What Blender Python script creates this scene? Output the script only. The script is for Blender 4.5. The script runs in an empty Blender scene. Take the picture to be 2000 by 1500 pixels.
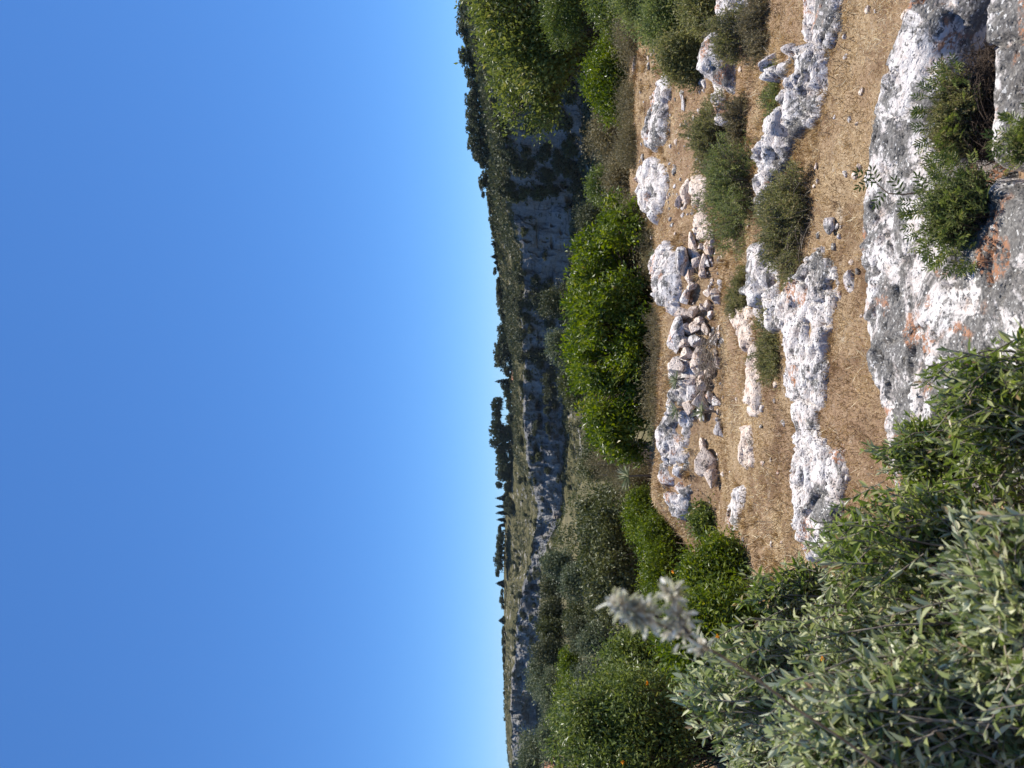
import bpy, math
import numpy as np
from mathutils import Vector

rng = np.random.default_rng(11)
F = 1503.0                       # focal length in photo pixels (photo 2000 x 1500, held sideways)
SC = bpy.context.scene
COL = SC.collection

# ------------------------------------------------------------------ noise
def _h(a, b, c, seed):
    a, b, c = (np.atleast_1d(v).astype(np.int64) for v in (a, b, c))
    n = (a * 374761393 + b * 668265263 + c * 2147483647 + seed * 974634777) & 0xffffffff
    n = ((n ^ (n >> 13)) * 1274126177) & 0xffffffff
    n = ((n ^ (n >> 16)) * 1103515245) & 0xffffffff
    n = n ^ (n >> 15)
    return (n & 0xffffff) / float(0xffffff) * 2 - 1

def vnoise(p, seed=0):
    p = np.asarray(p, dtype=np.float64)
    i = np.floor(p); f = p - i
    f = f * f * f * (f * (f * 6 - 15) + 10)
    x, y, z = i[..., 0], i[..., 1], i[..., 2]
    u, v, w = f[..., 0], f[..., 1], f[..., 2]
    def L(a, b, t): return a + (b - a) * t
    return L(L(L(_h(x, y, z, seed), _h(x+1, y, z, seed), u), L(_h(x, y+1, z, seed), _h(x+1, y+1, z, seed), u), v),
             L(L(_h(x, y, z+1, seed), _h(x+1, y, z+1, seed), u), L(_h(x, y+1, z+1, seed), _h(x+1, y+1, z+1, seed), u), v), w)

def fbm(p, octv=4, seed=0, gain=0.5, lac=2.07):
    p = np.asarray(p, dtype=np.float64); s = 0; a = 1; t = 0
    for k in range(octv):
        s = s + a * vnoise(p, seed + k * 17); t += a
        a *= gain; p = p * lac + 13.7
    return s / t

def worley(X, Y, seed):
    """distance to the nearest crack between cells, and a random number per cell"""
    ix, iy = np.floor(X), np.floor(Y); f1 = np.full(X.shape, 9.); f2 = f1.copy(); cid = np.zeros(X.shape)
    z = np.zeros(X.shape)
    for dx in (-1, 0, 1):
        for dy in (-1, 0, 1):
            a, b = ix + dx, iy + dy
            px = a + .5 + .46 * _h(a, b, z, seed); py = b + .5 + .46 * _h(a, b, z + 1, seed); v = _h(a, b, z + 2, seed)
            d = np.hypot(X - px, Y - py); n = d < f1
            f2 = np.where(n, f1, np.minimum(f2, d)); cid = np.where(n, v, cid); f1 = np.where(n, d, f1)
    return f2 - f1, cid

def p3(x, y, z=0.0):
    x, y, z = np.broadcast_arrays(np.asarray(x, float), np.asarray(y, float), np.asarray(z, float))
    return np.stack([x, y, z], -1)

def sstep(a, b, x):
    t = np.clip((x - a) / (b - a), 0, 1)
    return t * t * (3 - 2 * t)

def norm(v):
    return v / (np.linalg.norm(v, axis=-1, keepdims=True) + 1e-9)

# ------------------------------------------------------------------ mesh helpers
def link(o, parent=None):
    COL.objects.link(o)
    if parent is not None: o.parent = parent
    return o

def make_mesh(name, V, faces, mat=None, tint=None, smooth=False, extra=None):
    """V (n,3); faces: list of (m,k) int arrays; tint per vertex float"""
    me = bpy.data.meshes.new(name)
    V = np.asarray(V, dtype=np.float32)
    me.vertices.add(len(V)); me.vertices.foreach_set('co', V.ravel())
    loops = np.concatenate([f.ravel() for f in faces]).astype(np.int32)
    tot = np.concatenate([np.full(len(f), f.shape[1]) for f in faces]).astype(np.int32)
    st = np.concatenate([[0], np.cumsum(tot)[:-1]]).astype(np.int32)
    me.loops.add(len(loops)); me.loops.foreach_set('vertex_index', loops)
    me.polygons.add(len(tot)); me.polygons.foreach_set('loop_start', st)
    me.polygons.foreach_set('loop_total', tot)
    me.polygons.foreach_set('use_smooth', np.full(len(tot), smooth, dtype=bool))
    if tint is not None:
        a = me.attributes.new('tint', 'FLOAT', 'POINT'); a.data.foreach_set('value', np.asarray(tint, np.float32))
    for k, arr in (extra or {}).items():
        a = me.attributes.new(k, 'FLOAT', 'POINT'); a.data.foreach_set('value', np.asarray(arr, np.float32))
    me.update(calc_edges=True)
    if mat is not None: me.materials.append(mat)
    return me

def obj(name, me, parent=None, loc=None):
    o = bpy.data.objects.new(name, me); link(o, parent)
    if loc is not None: o.location = loc
    return o

def tag(o, label=None, cat=None, group=None, kind=None):
    if label: o['label'] = label
    if cat: o['category'] = cat
    if group: o['group'] = group
    if kind: o['kind'] = kind
    return o

def thing(name, label, cat, loc, group=None):
    o = bpy.data.objects.new(name, None); link(o); o.location = loc
    o.empty_display_size = 0.2
    return tag(o, label, cat, group)

def copy_tree(o, parent=None):
    c = o.copy(); COL.objects.link(c)
    if parent is not None: c.parent = parent
    for ch in list(o.children): copy_tree(ch, c)
    return c

def ordinal(n):
    u = ['', 'first', 'second', 'third', 'fourth', 'fifth', 'sixth', 'seventh', 'eighth', 'ninth', 'tenth', 'eleventh', 'twelfth',
         'thirteenth', 'fourteenth', 'fifteenth', 'sixteenth', 'seventeenth', 'eighteenth', 'nineteenth']
    if n < 20: return u[n]
    t = {2: ('twentieth', 'twenty'), 3: ('thirtieth', 'thirty'), 4: ('fortieth', 'forty')}[n // 10]
    return t[0] if n % 10 == 0 else t[1] + '-' + u[n % 10]

def grid_faces(nr, nc):
    i = np.arange(nr - 1)[:, None] * nc + np.arange(nc - 1)[None, :]
    return np.stack([i, i + 1, i + nc + 1, i + nc], -1).reshape(-1, 4)

# ------------------------------------------------------------------ leaves, twigs
def leaves(pos, axis, nrm, L, W, kind='diamond', fold=0.18):
    n = len(pos); axis = norm(axis)
    side = norm(np.cross(axis, nrm)); nrm = np.cross(side, axis)
    L = np.broadcast_to(np.asarray(L, float), (n,))[:, None]; W = np.broadcast_to(np.asarray(W, float), (n,))[:, None]
    up = nrm * W * fold
    if kind == 'diamond':
        P = np.stack([pos, pos + axis * L * .5 + side * W * .5 + up, pos + axis * L, pos + axis * L * .5 - side * W * .5 + up], 1)
        b = np.arange(n)[:, None] * 4
        F_ = [np.concatenate([b + np.array([0, 1, 2]), b + np.array([0, 2, 3])])]
        return P.reshape(-1, 3), F_, 4
    dr = -nrm * L * .12
    P = np.stack([pos, pos + axis * L * .28 + side * W * .42 + up, pos + axis * L * .66 + side * W * .40 + up + dr * .5,
                  pos + axis * L + dr, pos + axis * L * .66 - side * W * .40 + up + dr * .5, pos + axis * L * .28 - side * W * .42 + up], 1)
    b = np.arange(n)[:, None] * 6
    F_ = [np.concatenate([b + np.array([0, 1, 2, 3]), b + np.array([0, 3, 4, 5])])]
    return P.reshape(-1, 3), F_, 6

def tubes(paths, radii, sides=4):
    """paths (n,k,3), radii (n,k)"""
    paths = np.asarray(paths, float); n, k, _ = paths.shape
    t = np.gradient(paths, axis=1); t = norm(t)
    ref = np.where(np.abs(t[..., 2:3]) > .9, np.array([1., 0, 0]), np.array([0., 0, 1]))
    a = norm(np.cross(t, ref)); b = np.cross(t, a)
    ang = np.arange(sides) / sides * 2 * np.pi
    ring = paths[:, :, None, :] + radii[:, :, None, None] * (a[:, :, None, :] * np.cos(ang)[None, None, :, None] + b[:, :, None, :] * np.sin(ang)[None, None, :, None])
    V = ring.reshape(-1, 3)
    bi = (np.arange(n)[:, None, None] * k + np.arange(k - 1)[None, :, None]) * sides
    s = np.arange(sides)[None, None, :]; s2 = (s + 1) % sides
    Fq = np.stack([bi + s, bi + s2, bi + sides + s2, bi + sides + s], -1).reshape(-1, 4)
    return V, [Fq]

def rdir(n, r=rng):
    return norm(r.normal(size=(n, 3)))

def twig_paths(base, tips, r, k=5, bow=0.15):
    n = len(tips); t = np.linspace(0, 1, k)[None, :, None]
    d = tips - base; ln = np.linalg.norm(d, axis=1)[:, None, None]
    mid = rdir(n, r)[:, None, :] * ln * bow
    pth = base[:, None, :] + d[:, None, :] * t + mid * (4 * t * (1 - t)) * .6
    pth[..., 2] += (ln[..., 0] * .12) * (t[..., 0] * (1 - t[..., 0])) * 2
    return pth

def lobes_for(w, dep, h, n, r):
    """a crown as several overlapping ellipsoids in a w x dep x h box standing on z=0"""
    out = [(np.array([0, 0, h * .48]), np.array([w * .40, dep * .40, h * .46]))]
    for k in range(n):
        a = r.uniform(0, 2 * np.pi); q = r.uniform(.35, .95)
        c = np.array([math.cos(a) * w * .34 * q, math.sin(a) * dep * .34 * q, h * r.uniform(.25, .74)])
        s = r.uniform(.15, .28)
        rad = np.array([w * s, dep * s, min(h * s * 1.15, h - c[2])])
        out.append((c, rad))
    return out

def lumpy(w, dep, h, rad, r, n=None, lo=.62, amp=.34):
    """a crown of many leaf masses standing out from an inner body, with gaps between them"""
    n = n or int(np.clip(1.35 * (w * h + dep * h * .5 + w * dep * .5) / (rad * rad * 3.1), 8, 260))
    out = [(np.array([0, 0, h * .42]), np.array([w * .30, dep * .30, h * .34]))]
    d = rdir(n, r); d[:, 2] = np.abs(d[:, 2]) * 1.2 - .35; d = norm(d)
    q = r.uniform(lo, 1.0, n) * (1 + amp * vnoise(d * 1.9 + r.uniform(0, 50), 4))
    for k in range(n):
        s = rad * r.uniform(.55, 1.35)
        R = np.array([s, s, s * r.uniform(.6, .95)])
        c = np.array([0, 0, h * .45]) + d[k] * q[k] * np.array([max(w * .5 - s * .8, .02), max(dep * .5 - s * .8, .02), max(h * .55 - s * .6, .02)])
        out.append((c, R))
    return out

def crown(lobes, n_cl, per, clr, L, W, r, kind='diamond', out_w=.7, rnd=.8, up=.25, zmin=0.0, shell=.55, fold=.18, tint_c=.6, nout=.4):
    wts = np.array([np.prod(l[1]) ** (2 / 3.) for l in lobes]); wts /= wts.sum()
    li = r.choice(len(lobes), n_cl * 2, p=wts)
    C = np.array([l[0] for l in lobes])[li]; R = np.array([l[1] for l in lobes])[li]
    d = rdir(n_cl * 2, r); rad = shell + (1 - shell) * np.sqrt(r.uniform(0, 1, n_cl * 2))
    pc = C + d * R * rad[:, None]
    # an uneven outline: lumps swell and shrink
    pc = C + (pc - C) * (1 + .16 * vnoise(pc / (np.mean(R) * .6) + 31, 5))[:, None]
    ok = pc[:, 2] > zmin
    pc, d, R = pc[ok][:n_cl], d[ok][:n_cl], R[ok][:n_cl]
    n = len(pc); ct = r.uniform(0, 1, n)
    pos = np.repeat(pc, per, 0) + r.normal(size=(n * per, 3)) * clr
    ow = norm(np.repeat(d, per, 0))
    ax = ow * out_w + rdir(n * per, r) * rnd; ax[:, 2] += up
    nr = rdir(n * per, r) + np.array([0, 0, .7]) + ow * nout
    sc = r.uniform(.7, 1.25, n * per)
    V, Fc, m = leaves(pos, ax, nr, L * sc, W * sc, kind, fold)
    t = np.repeat(np.repeat(ct, per) * tint_c + r.uniform(0, 1, n * per) * (1 - tint_c), m)
    return V, Fc, t, pc

# ------------------------------------------------------------------ materials
def nt(name):
    m = bpy.data.materials.new(name); m.use_nodes = True
    t = m.node_tree; t.nodes.clear()
    return m, t, t.nodes, t.links

def ramp(N, stops, interp='LINEAR'):
    n = N.new('ShaderNodeValToRGB'); e = n.color_ramp; e.interpolation = interp
    while len(e.elements) < len(stops): e.elements.new(.5)
    for el, (p, c) in zip(e.elements, stops):
        el.position = p; el.color = (*c, 1) if len(c) == 3 else c
    return n

def noise_node(N, Lk, vec, scale, detail=4, rough=.55, dist=0):
    n = N.new('ShaderNodeTexNoise'); n.inputs['Scale'].default_value = scale
    n.inputs['Detail'].default_value = detail; n.inputs['Roughness'].default_value = rough
    n.inputs['Distortion'].default_value = dist
    Lk.new(vec, n.inputs['Vector']); return n

def mixc(N, Lk, fac, a, b):
    n = N.new('ShaderNodeMix'); n.data_type = 'RGBA'
    for s, v in ((0, fac), (6, a), (7, b)):
        if hasattr(v, 'is_linked') or hasattr(v, 'links'): Lk.new(v, n.inputs[s])
        elif s == 0: n.inputs[0].default_value = v
        else: n.inputs[s].default_value = (*v, 1)
    return n.outputs[2]

def maprange(N, Lk, val, a, b, c=0., d=1.):
    n = N.new('ShaderNodeMapRange'); n.interpolation_type = 'SMOOTHSTEP'
    Lk.new(val, n.inputs[0])
    for i, v in enumerate((a, b, c, d)): n.inputs[1 + i].default_value = v
    return n.outputs[0]

def geo_pos(N): return N.new('ShaderNodeNewGeometry').outputs['Position']

def leaf_mat(name, stops, trans=.35, rough=.45, spec=.4, back=None):
    m, t, N, Lk = nt(name)
    at = N.new('ShaderNodeAttribute'); at.attribute_name = 'tint'
    rp = ramp(N, stops); Lk.new(at.outputs['Fac'], rp.inputs[0])
    col = rp.outputs[0]
    if back is not None:
        g = N.new('ShaderNodeNewGeometry')
        col = mixc(N, Lk, g.outputs['Backfacing'], col, back)
    b = N.new('ShaderNodeBsdfPrincipled'); b.inputs['Roughness'].default_value = rough
    b.inputs['Specular IOR Level'].default_value = spec
    Lk.new(col, b.inputs['Base Color'])
    tr = N.new('ShaderNodeBsdfTranslucent')
    hs = N.new('ShaderNodeHueSaturation'); hs.inputs['Saturation'].default_value = 1.15; hs.inputs['Value'].default_value = 1.25
    Lk.new(rp.outputs[0], hs.inputs['Color']); Lk.new(hs.outputs[0], tr.inputs['Color'])
    mx = N.new('ShaderNodeMixShader'); mx.inputs[0].default_value = trans
    Lk.new(b.outputs[0], mx.inputs[1]); Lk.new(tr.outputs[0], mx.inputs[2])
    o = N.new('ShaderNodeOutputMaterial'); Lk.new(mx.outputs[0], o.inputs[0])
    return m

def plain_mat(name, stops, rough=.85, scale=20., bump=.3):
    m, t, N, Lk = nt(name); pos = geo_pos(N)
    n = noise_node(N, Lk, pos, scale, 5); rp = ramp(N, stops); Lk.new(n.outputs[0], rp.inputs[0])
    b = N.new('ShaderNodeBsdfPrincipled'); b.inputs['Roughness'].default_value = rough
    b.inputs['Specular IOR Level'].default_value = .2
    Lk.new(rp.outputs[0], b.inputs['Base Color'])
    bp = N.new('ShaderNodeBump'); bp.inputs['Strength'].default_value = bump; bp.inputs['Distance'].default_value = .3 / scale
    Lk.new(n.outputs[0], bp.inputs['Height']); Lk.new(bp.outputs[0], b.inputs['Normal'])
    o = N.new('ShaderNodeOutputMaterial'); Lk.new(b.outputs[0], o.inputs[0])
    return m

def limestone(name, dark=.5, warm=.3, orange=.0, scale=1.75, tone=(1, 1, 1)):
    """weathered karst limestone: pale stone, grey and black lichen patches, rust lichen"""
    m, t, N, Lk = nt(name); pos = geo_pos(N)
    mp = N.new('ShaderNodeMapping'); mp.inputs['Scale'].default_value = (scale, scale, scale * 1.4); Lk.new(pos, mp.inputs['Vector'])
    v = mp.outputs[0]
    n1 = noise_node(N, Lk, v, 5, 8, .62, .4)
    base = ramp(N, [(.30, (.46, .39, .35)), (.48, (.64, .585, .55)), (.70, (.76, .725, .70))]); Lk.new(n1.outputs[0], base.inputs[0])
    # pinkish brown bare stone
    n2 = noise_node(N, Lk, v, 11, 6, .65, .8)
    w = maprange(N, Lk, n2.outputs[0], .55, .68, 0, warm)
    c = mixc(N, Lk, w, base.outputs[0], (.42, .27, .19))
    # large dark lichen fields
    n3 = noise_node(N, Lk, v, 2.3, 10, .72, .6)
    hi = .60 - .22 * dark
    g = maprange(N, Lk, n3.outputs[0], hi, hi + .06, 0, .88)
    n3b = noise_node(N, Lk, v, 42, 4, .6)
    lc = ramp(N, [(.35, (.058, .054, .048)), (.55, (.135, .128, .116)), (.72, (.32, .30, .27))]); Lk.new(n3b.outputs[0], lc.inputs[0])
    c = mixc(N, Lk, g, c, lc.outputs[0])
    # small spots of dark and pale lichen
    n4 = noise_node(N, Lk, v, 24, 5, .6, .6)
    g4 = maprange(N, Lk, n4.outputs[0], .56, .61, 0, .88)
    c = mixc(N, Lk, g4, c, (.075, .073, .073))
    n5 = noise_node(N, Lk, v, 33, 4, .6, .3)
    g5 = maprange(N, Lk, n5.outputs[0], .60, .65, 0, .85)
    c = mixc(N, Lk, g5, c, (.78, .76, .72))
    if orange > 0:
        n6 = noise_node(N, Lk, v, 2.2, 3, .5, .3)
        n7 = noise_node(N, Lk, v, 26, 5, .7, .8)
        a = maprange(N, Lk, n6.outputs[0], .60 - .05 * orange, .66 - .05 * orange, 0, 1)
        b_ = maprange(N, Lk, n7.outputs[0], .47, .54, 0, .9)
        mu = N.new('ShaderNodeMath'); mu.operation = 'MULTIPLY'; Lk.new(a, mu.inputs[0]); Lk.new(b_, mu.inputs[1])
        c = mixc(N, Lk, mu.outputs[0], c, (.40, .19, .10))
    if tone != (1, 1, 1):
        mu = N.new('ShaderNodeMix'); mu.data_type = 'RGBA'; mu.blend_type = 'MULTIPLY'; mu.inputs[0].default_value = 1
        Lk.new(c, mu.inputs[6]); mu.inputs[7].default_value = (*tone, 1); c = mu.outputs[2]
    b = N.new('ShaderNodeBsdfPrincipled'); b.inputs['Roughness'].default_value = .9
    b.inputs['Specular IOR Level'].default_value = .15
    Lk.new(c, b.inputs['Base Color'])
    h1 = noise_node(N, Lk, v, 16, 8, .7, .5)
    h2 = N.new('ShaderNodeTexVoronoi'); h2.inputs['Scale'].default_value = 26; Lk.new(v, h2.inputs['Vector'])
    hp = maprange(N, Lk, h2.outputs['Distance'], .05, .38, 0, 1)
    ad = N.new('ShaderNodeMath'); ad.operation = 'MULTIPLY_ADD'; ad.inputs[1].default_value = .35
    Lk.new(hp, ad.inputs[0]); Lk.new(h1.outputs[0], ad.inputs[2])
    bp = N.new('ShaderNodeBump'); bp.inputs['Strength'].default_value = .9; bp.inputs['Distance'].default_value = .022
    Lk.new(ad.outputs[0], bp.inputs['Height']); Lk.new(bp.outputs[0], b.inputs['Normal'])
    o = N.new('ShaderNodeOutputMaterial'); Lk.new(b.outputs[0], o.inputs[0])
    return m

M = {}
M['lime_near'] = limestone('limestone_lichen', dark=.66, warm=.5, orange=.25)
M['lime_mid'] = limestone('limestone_pale', dark=.36, warm=.5, orange=.1)
M['lime_ridge'] = limestone('limestone_pitted', dark=.50, warm=.4, orange=.1)
M['lime_dark'] = limestone('limestone_dark', dark=.62, warm=.4, orange=.1)
M['stone_warm'] = limestone('limestone_warm', dark=.06, warm=.9, orange=.0, tone=(1.06, .95, .84))
M['lentisk'] = leaf_mat('lentisk_leaf', [(0, (.044, .074, .010)), (.4, (.102, .142, .018)), (.75, (.175, .215, .026)), (.93, (.29, .30, .05)), (1, (.26, .16, .05))], .40, .40)
M['lentisk_dull'] = leaf_mat('lentisk_leaf_dull', [(0, (.060, .084, .022)), (.5, (.135, .172, .040)), (.85, (.21, .24, .060)), (1, (.31, .28, .09))], .36, .40)
M['carob'] = leaf_mat('carob_leaf', [(0, (.068, .088, .020)), (.45, (.155, .185, .045)), (.85, (.24, .25, .070)), (1, (.36, .31, .10))], .36, .45, .3)
M['oak'] = leaf_mat('oak_leaf', [(0, (.042, .050, .018)), (.5, (.092, .102, .034)), (1, (.18, .178, .066))], .24, .5)
M['olive'] = leaf_mat('olive_leaf', [(0, (.060, .074, .034)), (.5, (.125, .145, .072)), (1, (.23, .245, .135))], .25, .5)
M['sage'] = leaf_mat('sage_leaf', [(0, (.055, .080, .014)), (.35, (.14, .185, .046)), (.62, (.34, .37, .155)), (.93, (.74, .73, .50)), (1, (.32, .22, .12))], .42, .40, .5, back=(.55, .57, .40))
M['sage_green'] = leaf_mat('sage_leaf_green', [(0, (.055, .090, .010)), (.45, (.15, .205, .034)), (.8, (.30, .335, .10)), (.94, (.56, .55, .31)), (1, (.30, .19, .09))], .44, .38, .5, back=(.48, .50, .32))
M['thyme'] = leaf_mat('thyme_leaf', [(0, (.10, .105, .038)), (.45, (.20, .205, .072)), (.8, (.30, .275, .115)), (1, (.44, .34, .20))], .34, .6)
M['thyme_green'] = leaf_mat('thyme_leaf_green', [(0, (.09, .115, .036)), (.5, (.185, .225, .070)), (.85, (.29, .30, .11)), (1, (.40, .35, .17))], .36, .6)
M['scrub'] = leaf_mat('scrub_leaf', [(0, (.09, .080, .040)), (.5, (.185, .160, .078)), (1, (.34, .275, .15))], .25, .6)
M['pine'] = leaf_mat('pine_needles', [(0, (.036, .048, .022)), (.5, (.072, .085, .036)), (1, (.135, .140, .060))], .2, .6)
M['cypress'] = leaf_mat('cypress_leaf', [(0, (.014, .022, .012)), (.6, (.026, .036, .017)), (1, (.045, .052, .024))], .1, .6)
M['farbush'] = leaf_mat('far_bush_leaf', [(0, (.040, .048, .020)), (.5, (.080, .088, .036)), (1, (.145, .140, .062))], .2, .6)
M['straw'] = leaf_mat('straw', [(0, (.13, .080, .046)), (.35, (.335, .222, .106)), (.7, (.545, .395, .205)), (1, (.83, .72, .49))], .3, .6, .2)
M['stalk'] = leaf_mat('dry_stalk', [(0, (.13, .085, .05)), (.5, (.28, .20, .12)), (1, (.50, .41, .28))], .15, .7, .2)
M['woolly'] = leaf_mat('woolly_leaf', [(0, (.32, .32, .19)), (.35, (.50, .50, .36)), (.7, (.68, .67, .56)), (1, (.84, .83, .76))], .48, .7, .15)
M['calyx'] = leaf_mat('dry_calyx', [(0, (.36, .32, .24)), (.5, (.54, .50, .40)), (1, (.74, .71, .62))], .35, .8, .1)
M['rosette'] = leaf_mat('rosette_leaf', [(0, (.12, .15, .075)), (.5, (.26, .29, .17)), (1, (.52, .52, .36))], .25, .5)
M['bark'] = plain_mat('bark', [(.3, (.06, .045, .035)), (.7, (.17, .14, .115))], .9, 30)
M['twig'] = plain_mat('dry_twig', [(.3, (.10, .075, .055)), (.7, (.32, .27, .21))], .85, 18)
M['twig_dark'] = plain_mat('brown_twig', [(.3, (.035, .024, .018)), (.7, (.11, .075, .05))], .8, 22)
M['plaster'] = plain_mat('weathered_plaster', [(.3, (.36, .31, .26)), (.7, (.50, .45, .39))], .9, 1.2)
M['terracotta'] = plain_mat('terracotta', [(.3, (.26, .11, .06)), (.7, (.40, .20, .12))], .85, 5)
M['peach'] = plain_mat('peach_plaster', [(.3, (.52, .33, .20)), (.7, (.62, .42, .27))], .9, 1.5)
M['opening'] = plain_mat('dark_room', [(.3, (.012, .012, .013)), (.7, (.02, .02, .022))], .6, 3)
M['petal'] = plain_mat('orange_petal', [(.3, (.75, .32, .02)), (.7, (.85, .45, .03))], .6, 40)

# ------------------------------------------------------------------ near ground profile
yk = np.array([-6, 4.5, 6.44, 6.95, 7.3, 9.0, 10.2, 12.0, 19.0, 400.])
PR = np.array([-1.6, -1.6, -1.70, -1.69, -1.63, -1.50, -1.56, -2.1, -6.0, -6.0])       # towards the photo's top edge
PW = np.array([-1.6, -1.6, -1.71, -1.42, -1.43, -1.64, -1.95, -3.1, -6.0, -6.0])       # behind the tumbled wall
PL = np.array([-1.6, -1.6, -1.72, -1.73, -1.77, -2.15, -2.75, -3.8, -6.0, -6.0])       # towards the bottom edge

def ground0(x, y):
    x = np.asarray(x, float); y = np.asarray(y, float)
    s = x / np.maximum(y, 1.0)
    a, b, c = np.interp(y, yk, PR), np.interp(y, yk, PW), np.interp(y, yk, PL)
    wr = sstep(.13, .24, s); wl = sstep(-.14, -.24, s)
    z = b * (1 - wr) * (1 - wl) + a * wr + c * wl
    yb = 46 + 70 * sstep(-.06, -.26, s)
    z = z - np.clip(y - yb, 0, 95) * .5 * sstep(0, 12, y - yb)
    return z

def ground(x, y):
    x = np.asarray(x, float); y = np.asarray(y, float)
    z = ground0(x, y)
    a = np.clip(y / 12, .25, 3)
    z = z - .26 * np.exp(-((x - .98) / .34) ** 4 - ((y - 2.62) / .13) ** 4)     # a hollow between two near slabs
    return z + .045 * a * fbm(p3(x * .55, y * .55), 3, 3) + .018 * fbm(p3(x * 2.7, y * 2.7), 3, 9)

def hit(ix, iy, off=0.0, ymax=140.):
    ys = np.exp(np.linspace(math.log(1.0), math.log(ymax), 1400))
    x = ys * (750 - iy) / F; z = ys * (1000 - ix) / F
    below = z < ground(x, ys) + off
    k = int(np.argmax(below)) if below.any() else len(ys) - 1
    return np.array([x[k], ys[k], float(ground(x[k], ys[k]))])

def at(ix, iy, d): return np.array([d * (750 - iy) / F, d, d * (1000 - ix) / F])

def build_ground():
    nr, nc = 640, 620
    q = np.exp(np.linspace(math.log(1.2), math.log(215), nr)); y = q - 4.0
    s = np.linspace(-1.25, 1.25, nc)
    Y = np.repeat(y[:, None], nc, 1); X = s[None, :] * (Y + 5.0)
    Z = ground(X, Y) + .006 * fbm(p3(X * 14, Y * 14), 2, 21)
    V = np.stack([X, Y, Z], -1).reshape(-1, 3)
    m, t, N, Lk = nt('dry_ground'); pos = geo_pos(N)
    n1 = noise_node(N, Lk, pos, 1.1, 5, .6); n2 = noise_node(N, Lk, pos, 38, 5, .7); n3 = noise_node(N, Lk, pos, 130, 3, .7)
    c1 = ramp(N, [(.28, (.10, .065, .042)), (.43, (.25, .168, .092)), (.58, (.405, .29, .165)), (.74, (.60, .48, .30))]); Lk.new(n2.outputs[0], c1.inputs[0])
    c2 = ramp(N, [(.34, (.115, .076, .050)), (.5, (.33, .232, .13)), (.66, (.62, .51, .35))]); Lk.new(n3.outputs[0], c2.inputs[0])
    c = mixc(N, Lk, .5, c1.outputs[0], c2.outputs[0])
    rd = maprange(N, Lk, n1.outputs[0], .40, .60, .08, .62)
    c = mixc(N, Lk, rd, c, (.245, .150, .098))
    sp = N.new('ShaderNodeTexVoronoi'); sp.inputs['Scale'].default_value = 24; Lk.new(pos, sp.inputs['Vector'])
    f = maprange(N, Lk, sp.outputs['Distance'], .16, .10, 0, .5)
    c = mixc(N, Lk, f, c, (.55, .44, .32))
    n5 = noise_node(N, Lk, pos, 2.6, 7, .72, .5)
    lt = maprange(N, Lk, n5.outputs[0], .47, .62, 0, .8); c = mixc(N, Lk, lt, c, (.125, .070, .040))
    n6 = noise_node(N, Lk, pos, 5.5, 6, .7, .4)
    gt = maprange(N, Lk, n6.outputs[0], .58, .70, 0, .55); c = mixc(N, Lk, gt, c, (.50, .44, .36))
    # far down the slope: olive scrub litter
    sx = N.new('ShaderNodeSeparateXYZ'); Lk.new(pos, sx.inputs[0])
    fy = maprange(N, Lk, sx.outputs[1], 10.5, 17, 0, .85)
    n4 = noise_node(N, Lk, pos, .6, 6, .7)
    c4 = ramp(N, [(.3, (.05, .055, .025)), (.55, (.11, .105, .05)), (.75, (.24, .19, .11))]); Lk.new(n4.outputs[0], c4.inputs[0])
    c = mixc(N, Lk, fy, c, c4.outputs[0])
    b = N.new('ShaderNodeBsdfPrincipled'); b.inputs['Roughness'].default_value = .95; b.inputs['Specular IOR Level'].default_value = .1
    Lk.new(c, b.inputs['Base Color'])
    ad = N.new('ShaderNodeMath'); ad.operation = 'ADD'; Lk.new(n2.outputs[0], ad.inputs[0]); Lk.new(n3.outputs[0], ad.inputs[1])
    bp = N.new('ShaderNodeBump'); bp.inputs['Strength'].default_value = .8; bp.inputs['Distance'].default_value = .012
    Lk.new(ad.outputs[0], bp.inputs['Height']); Lk.new(bp.outputs[0], b.inputs['Normal'])
    o = N.new('ShaderNodeOutputMaterial'); Lk.new(b.outputs[0], o.inputs[0])
    g = obj('ground', make_mesh('ground', V, [grid_faces(nr, nc)], m, smooth=True)); tag(g, kind='structure')

build_ground()

# ------------------------------------------------------------------ limestone outcrops in the foreground
FOOT = []      # footprints, so that the grass keeps off the stone

def poly_sd(px, py, poly):
    """signed distance, positive inside"""
    d = np.full(px.shape, 1e9); inside = np.zeros(px.shape, bool)
    n = len(poly)
    for i in range(n):
        a, b = poly[i], poly[(i + 1) % n]
        e = b - a; wx, wy = px - a[0], py - a[1]
        t = np.clip((wx * e[0] + wy * e[1]) / (e @ e + 1e-12), 0, 1)
        d = np.minimum(d, np.hypot(wx - t * e[0], wy - t * e[1]))
        c = (a[1] > py) != (b[1] > py)
        xx = (b[0] - a[0]) * (py - a[1]) / (b[1] - a[1] + 1e-12) + a[0]
        inside ^= c & (px < xx)
    return np.where(inside, d, -d)

def line_d(px, py, pts):
    d = np.full(px.shape, 1e9)
    for a, b in zip(pts[:-1], pts[1:]):
        e = b - a; wx, wy = px - a[0], py - a[1]
        t = np.clip((wx * e[0] + wy * e[1]) / (e @ e + 1e-12), 0, 1)
        d = np.minimum(d, np.hypot(wx - t * e[0], wy - t * e[1]))
    return d

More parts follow.
